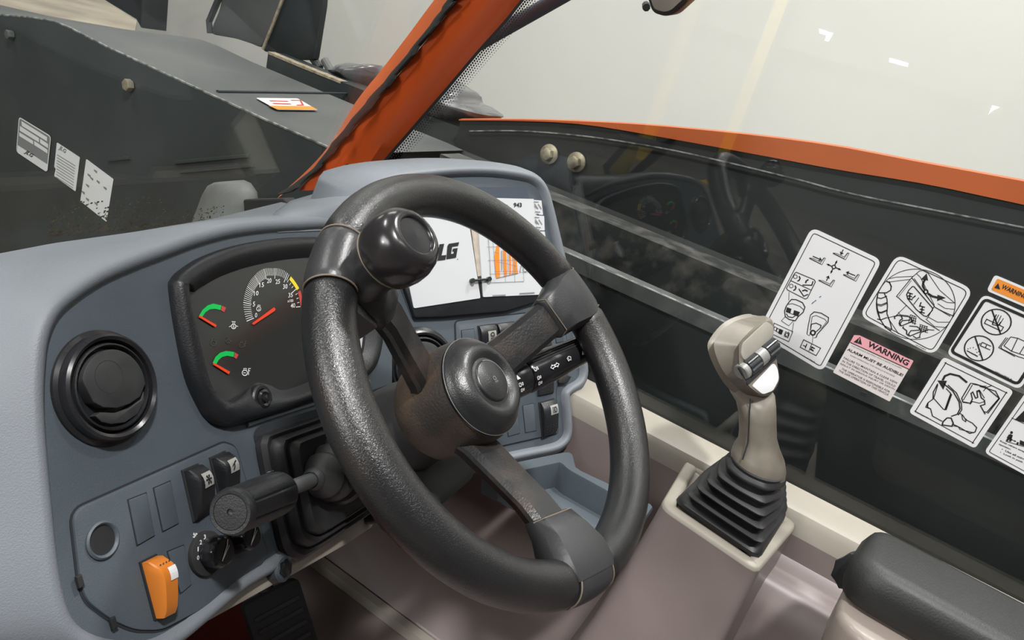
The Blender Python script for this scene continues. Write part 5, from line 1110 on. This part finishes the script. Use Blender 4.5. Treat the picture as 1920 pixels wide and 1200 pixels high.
tz('WHEN OPERATING THIS VEHICLE IN REVERSE', 375, 470, 968, 755, 15, .0); tz('FAILURE TO MAINTAIN A CLEAR VIEW', 292, 510, 1000, 850, 27, .006); tz('IN THE DIRECTION OF TRAVEL COULD', 272, 552, 975, 892, 27, .006); tz('RESULT IN SERIOUS INJURY OR DEATH', 245, 590, 965, 935, 27, .006)
tz('THE OPERATOR IS RESPONSIBLE FOR', 262, 655, 900, 965, 27, .006); tz('THE SAFE OPERATION OF THIS VEHICLE.', 225, 680, 888, 1005, 27, .006)
g.poly(FG, A([(515, 222), (537, 328), (425, 293)]), PCG); LN(g, A, [(383, 296), (1160, 652)], .0010)
g.build('lettering', M['ink'], s, 0)
g = MB(); g.rib(FG, A([(507, 240), (490, 285)]), .0008, .0013); g.rib(FG, A([(487, 292), (485, 298)]), .0008, .0013); g.build('exclamation_mark', M['labelp'], s, 0)
g = MB(); g.prism(FG, rnd(FG.px([(1614, 733), (1627, 738), (1622, 744), (1611, 741)]), .001, 2), 0, .0008); tag(g.build('dark_smear', M['ink'], None, 0), 'small dark smear on the glass below the alarm sticker', 'smear')
# 4 + 5 orange warning heading and prohibitions
s = gsticker([(1865, 515), (2000, 572), (1984, 602), (1850, 545)], .004, M['label'], 'warning_sticker', 'orange WARNING heading strip at the right edge of the window')
A = art(1690, 500, 3.0); g = MB(); g.poly(FG, rnd(A([(540, 66), (900, 218), (868, 286), (504, 130)]), .002, 3), .0009); g.build('orange_band', M['labelo'], s, 0)
g = MB(); text(g, FG, 'WARNING', (1690+560/3, 500+122/3), (1690+700/3, 500+184/3), (1690+574/3, 500+98/3), .0013, .03); g.poly(FG, A([(545, 92), (556, 128), (523, 118)]), .0013); g.build('lettering', M['ink'], s, 0)
s = gsticker([(1844, 551), (1984, 614), (1912, 731), (1774, 664)], .008, M['label'], 'warning_sticker', 'white sticker with two crossed out circles and a book, right edge')
g = MB(); A = art(1690, 500, 3.0)
b_ = rnd(A([(470, 182), (855, 352), (655, 662), (280, 478)]), .005, 4); g.rib(FG, b_, .0034, PCG, True)
T5 = lambda pts, w_=.0009, cl=False: LN(g, A, pts, w_, cl)
CI(A, g, 534, 311, 84, .0014, False, 72); T5([(510, 245), (558, 378)], .0016); CI(A, g, 437, 459, 82, .0014, False, 70); T5([(415, 395), (458, 525)], .0016)
T5([(480, 295), (575, 340), (562, 362), (468, 318)], .001, True); T5([(535, 268), (520, 300), (512, 325)], .0012); T5([(548, 270), (528, 310)], .0008); T5([(562, 275), (540, 322)], .0008); T5([(575, 290), (550, 330)], .0008); T5([(512, 325), (545, 332), (560, 310)], .001)
T5([(368, 472), (430, 505)], .0012); T5([(455, 425), (505, 448)], .001); T5([(455, 425), (445, 445), (500, 468)], .001); T5([(480, 440), (474, 455)], .001); T5([(445, 430), (430, 448)], .001)
for x, y in ((375, 462), (388, 458), (405, 455), (420, 465), (425, 482), (415, 495), (440, 495), (435, 478)): CI(A, g, x, y, 3, 0, True)
T5([(615, 395), (655, 402), (705, 425), (745, 420), (800, 455)], .0009); T5([(615, 395), (578, 445), (620, 475), (665, 490), (760, 520), (800, 455)], .0009); T5([(655, 402), (620, 475)], .0009); T5([(600, 400), (560, 450), (565, 462), (655, 505), (770, 540)], .0009); T5([(590, 398), (548, 455), (640, 505)], .0009); T5([(705, 425), (665, 490)], .0009)
text(g, FG, '1001112850 A', (1690+527/3, 500+592/3), (1690+622/3, 500+638/3), (1690+530/3, 500+586/3), PCG, .02)
g.build('diagram', M['ink'], s, 0)
# 6 manual in the seat pocket
s = gsticker([(1769, 669), (1901, 733), (1828, 841), (1704, 773)], .005, M['label'], 'instruction_sticker', 'square white sticker showing a book stored in a seat back, lower right', .0055, .0010)
g = MB(); A = art(1690, 500, 3.0)
T6 = T5
T6([(370, 652), (325, 615), (275, 603), (245, 615), (232, 640)], .0024); g.poly(FG, A([(236, 692), (203, 640), (257, 642)]), PCG)
T6([(205, 658), (180, 705), (178, 745), (150, 765), (138, 790), (165, 800), (175, 840), (230, 870)], .0012); T6([(240, 660), (290, 700), (325, 760), (330, 800), (315, 830), (280, 842)], .0014); T6([(262, 665), (310, 710), (338, 770), (340, 805), (320, 835)], .0012)
T6([(150, 765), (148, 790), (165, 800)], .0012); T6([(205, 665), (182, 740), (235, 800), (245, 805), (278, 712), (252, 685)], .0011); T6([(282, 716), (250, 806)], .0018)
T6([(258, 850), (280, 852), (292, 880), (285, 898), (230, 890), (235, 872), (258, 850)], .0016); T6([(290, 885), (330, 905), (385, 938), (415, 930), (424, 905), (400, 880), (362, 860), (345, 835), (330, 825)], .0012); T6([(292, 895), (320, 900), (330, 915), (410, 935)], .001); T6([(340, 835), (345, 860), (362, 872), (365, 855)], .001)
T6([(390, 655), (340, 740), (345, 760), (375, 765)], .0012); T6([(390, 655), (420, 660), (478, 680), (510, 668)], .0010); T6([(400, 665), (348, 752)], .0009); T6([(478, 680), (550, 740), (480, 820), (468, 815)], .0012); T6([(440, 672), (530, 700), (552, 742), (486, 826)], .0012); T6([(478, 680), (462, 700)], .0009)
T6([(345, 762), (388, 768), (400, 745), (392, 712), (402, 705), (418, 740), (430, 735), (425, 700), (438, 695), (450, 738), (468, 752), (470, 775), (445, 782), (472, 830)], .0013); T6([(400, 660), (460, 672), (480, 672)], .0009); T6([(386, 775), (400, 758), (440, 768), (468, 758)], .0009)
T6([(430, 705), (442, 698), (468, 740)], .0009)
text(g, FG, '1001200101 A', (1690+80/3, 500+822/3), (1690+168/3, 500+866/3), (1690+83/3, 500+814/3), PCG, .02)
g.build('diagram', M['ink'], s, 0)
# 7 keep others away
s = gsticker([(1925, 733), (2066, 806), (1987, 926), (1845, 848)], .006, M['label'], 'warning_sticker', 'cropped white sticker reading Keep others away, lower right corner', .0038, .0008)
g = MB(); A = art(1690, 500, 3.0)
T5([(620, 850), (760, 915)], .0008); g.poly(FG, A([(637, 862), (700, 800), (705, 880)]), PCG)
CI(A, g, 620, 933, 8, 0, True); g.poly(FG, A([(610, 940), (628, 948), (622, 965), (606, 962)]), PCG); T5([(610, 960), (592, 980)], .0022); T5([(616, 962), (612, 984)], .0022); T5([(608, 945), (596, 965)], .0014); T5([(588, 982), (690, 1012)], .0008)
ARR(g, A, (625, 975), (612, 970), .0008, 8); ARR(g, A, (625, 975), (648, 985), .0008, 8); g.poly(FG, A([(652, 985), (662, 990), (655, 1005), (645, 1000)]), PCG); g.poly(FG, A([(668, 975), (740, 1005), (735, 1025), (664, 1000)]), PCG)
def t7(t, x0, y0, x1, y1, h): text(g, FG, t, (1690+x0/3, 500+y0/3), (1690+x1/3, 500+y1/3), (1690+(x0+h*.5)/3, 500+(y0-h*.87)/3), PCG, .03)
t7('Keep others away when', 553, 985, 740, 1070, 11); t7('operating.', 546, 1003, 614, 1034, 11); t7('•  Use all mirrors', 562, 1030, 720, 1102, 11); t7('•  Look in path of travel', 552, 1048, 760, 1142, 11)
g.build('lettering', M['ink'], s, 0)
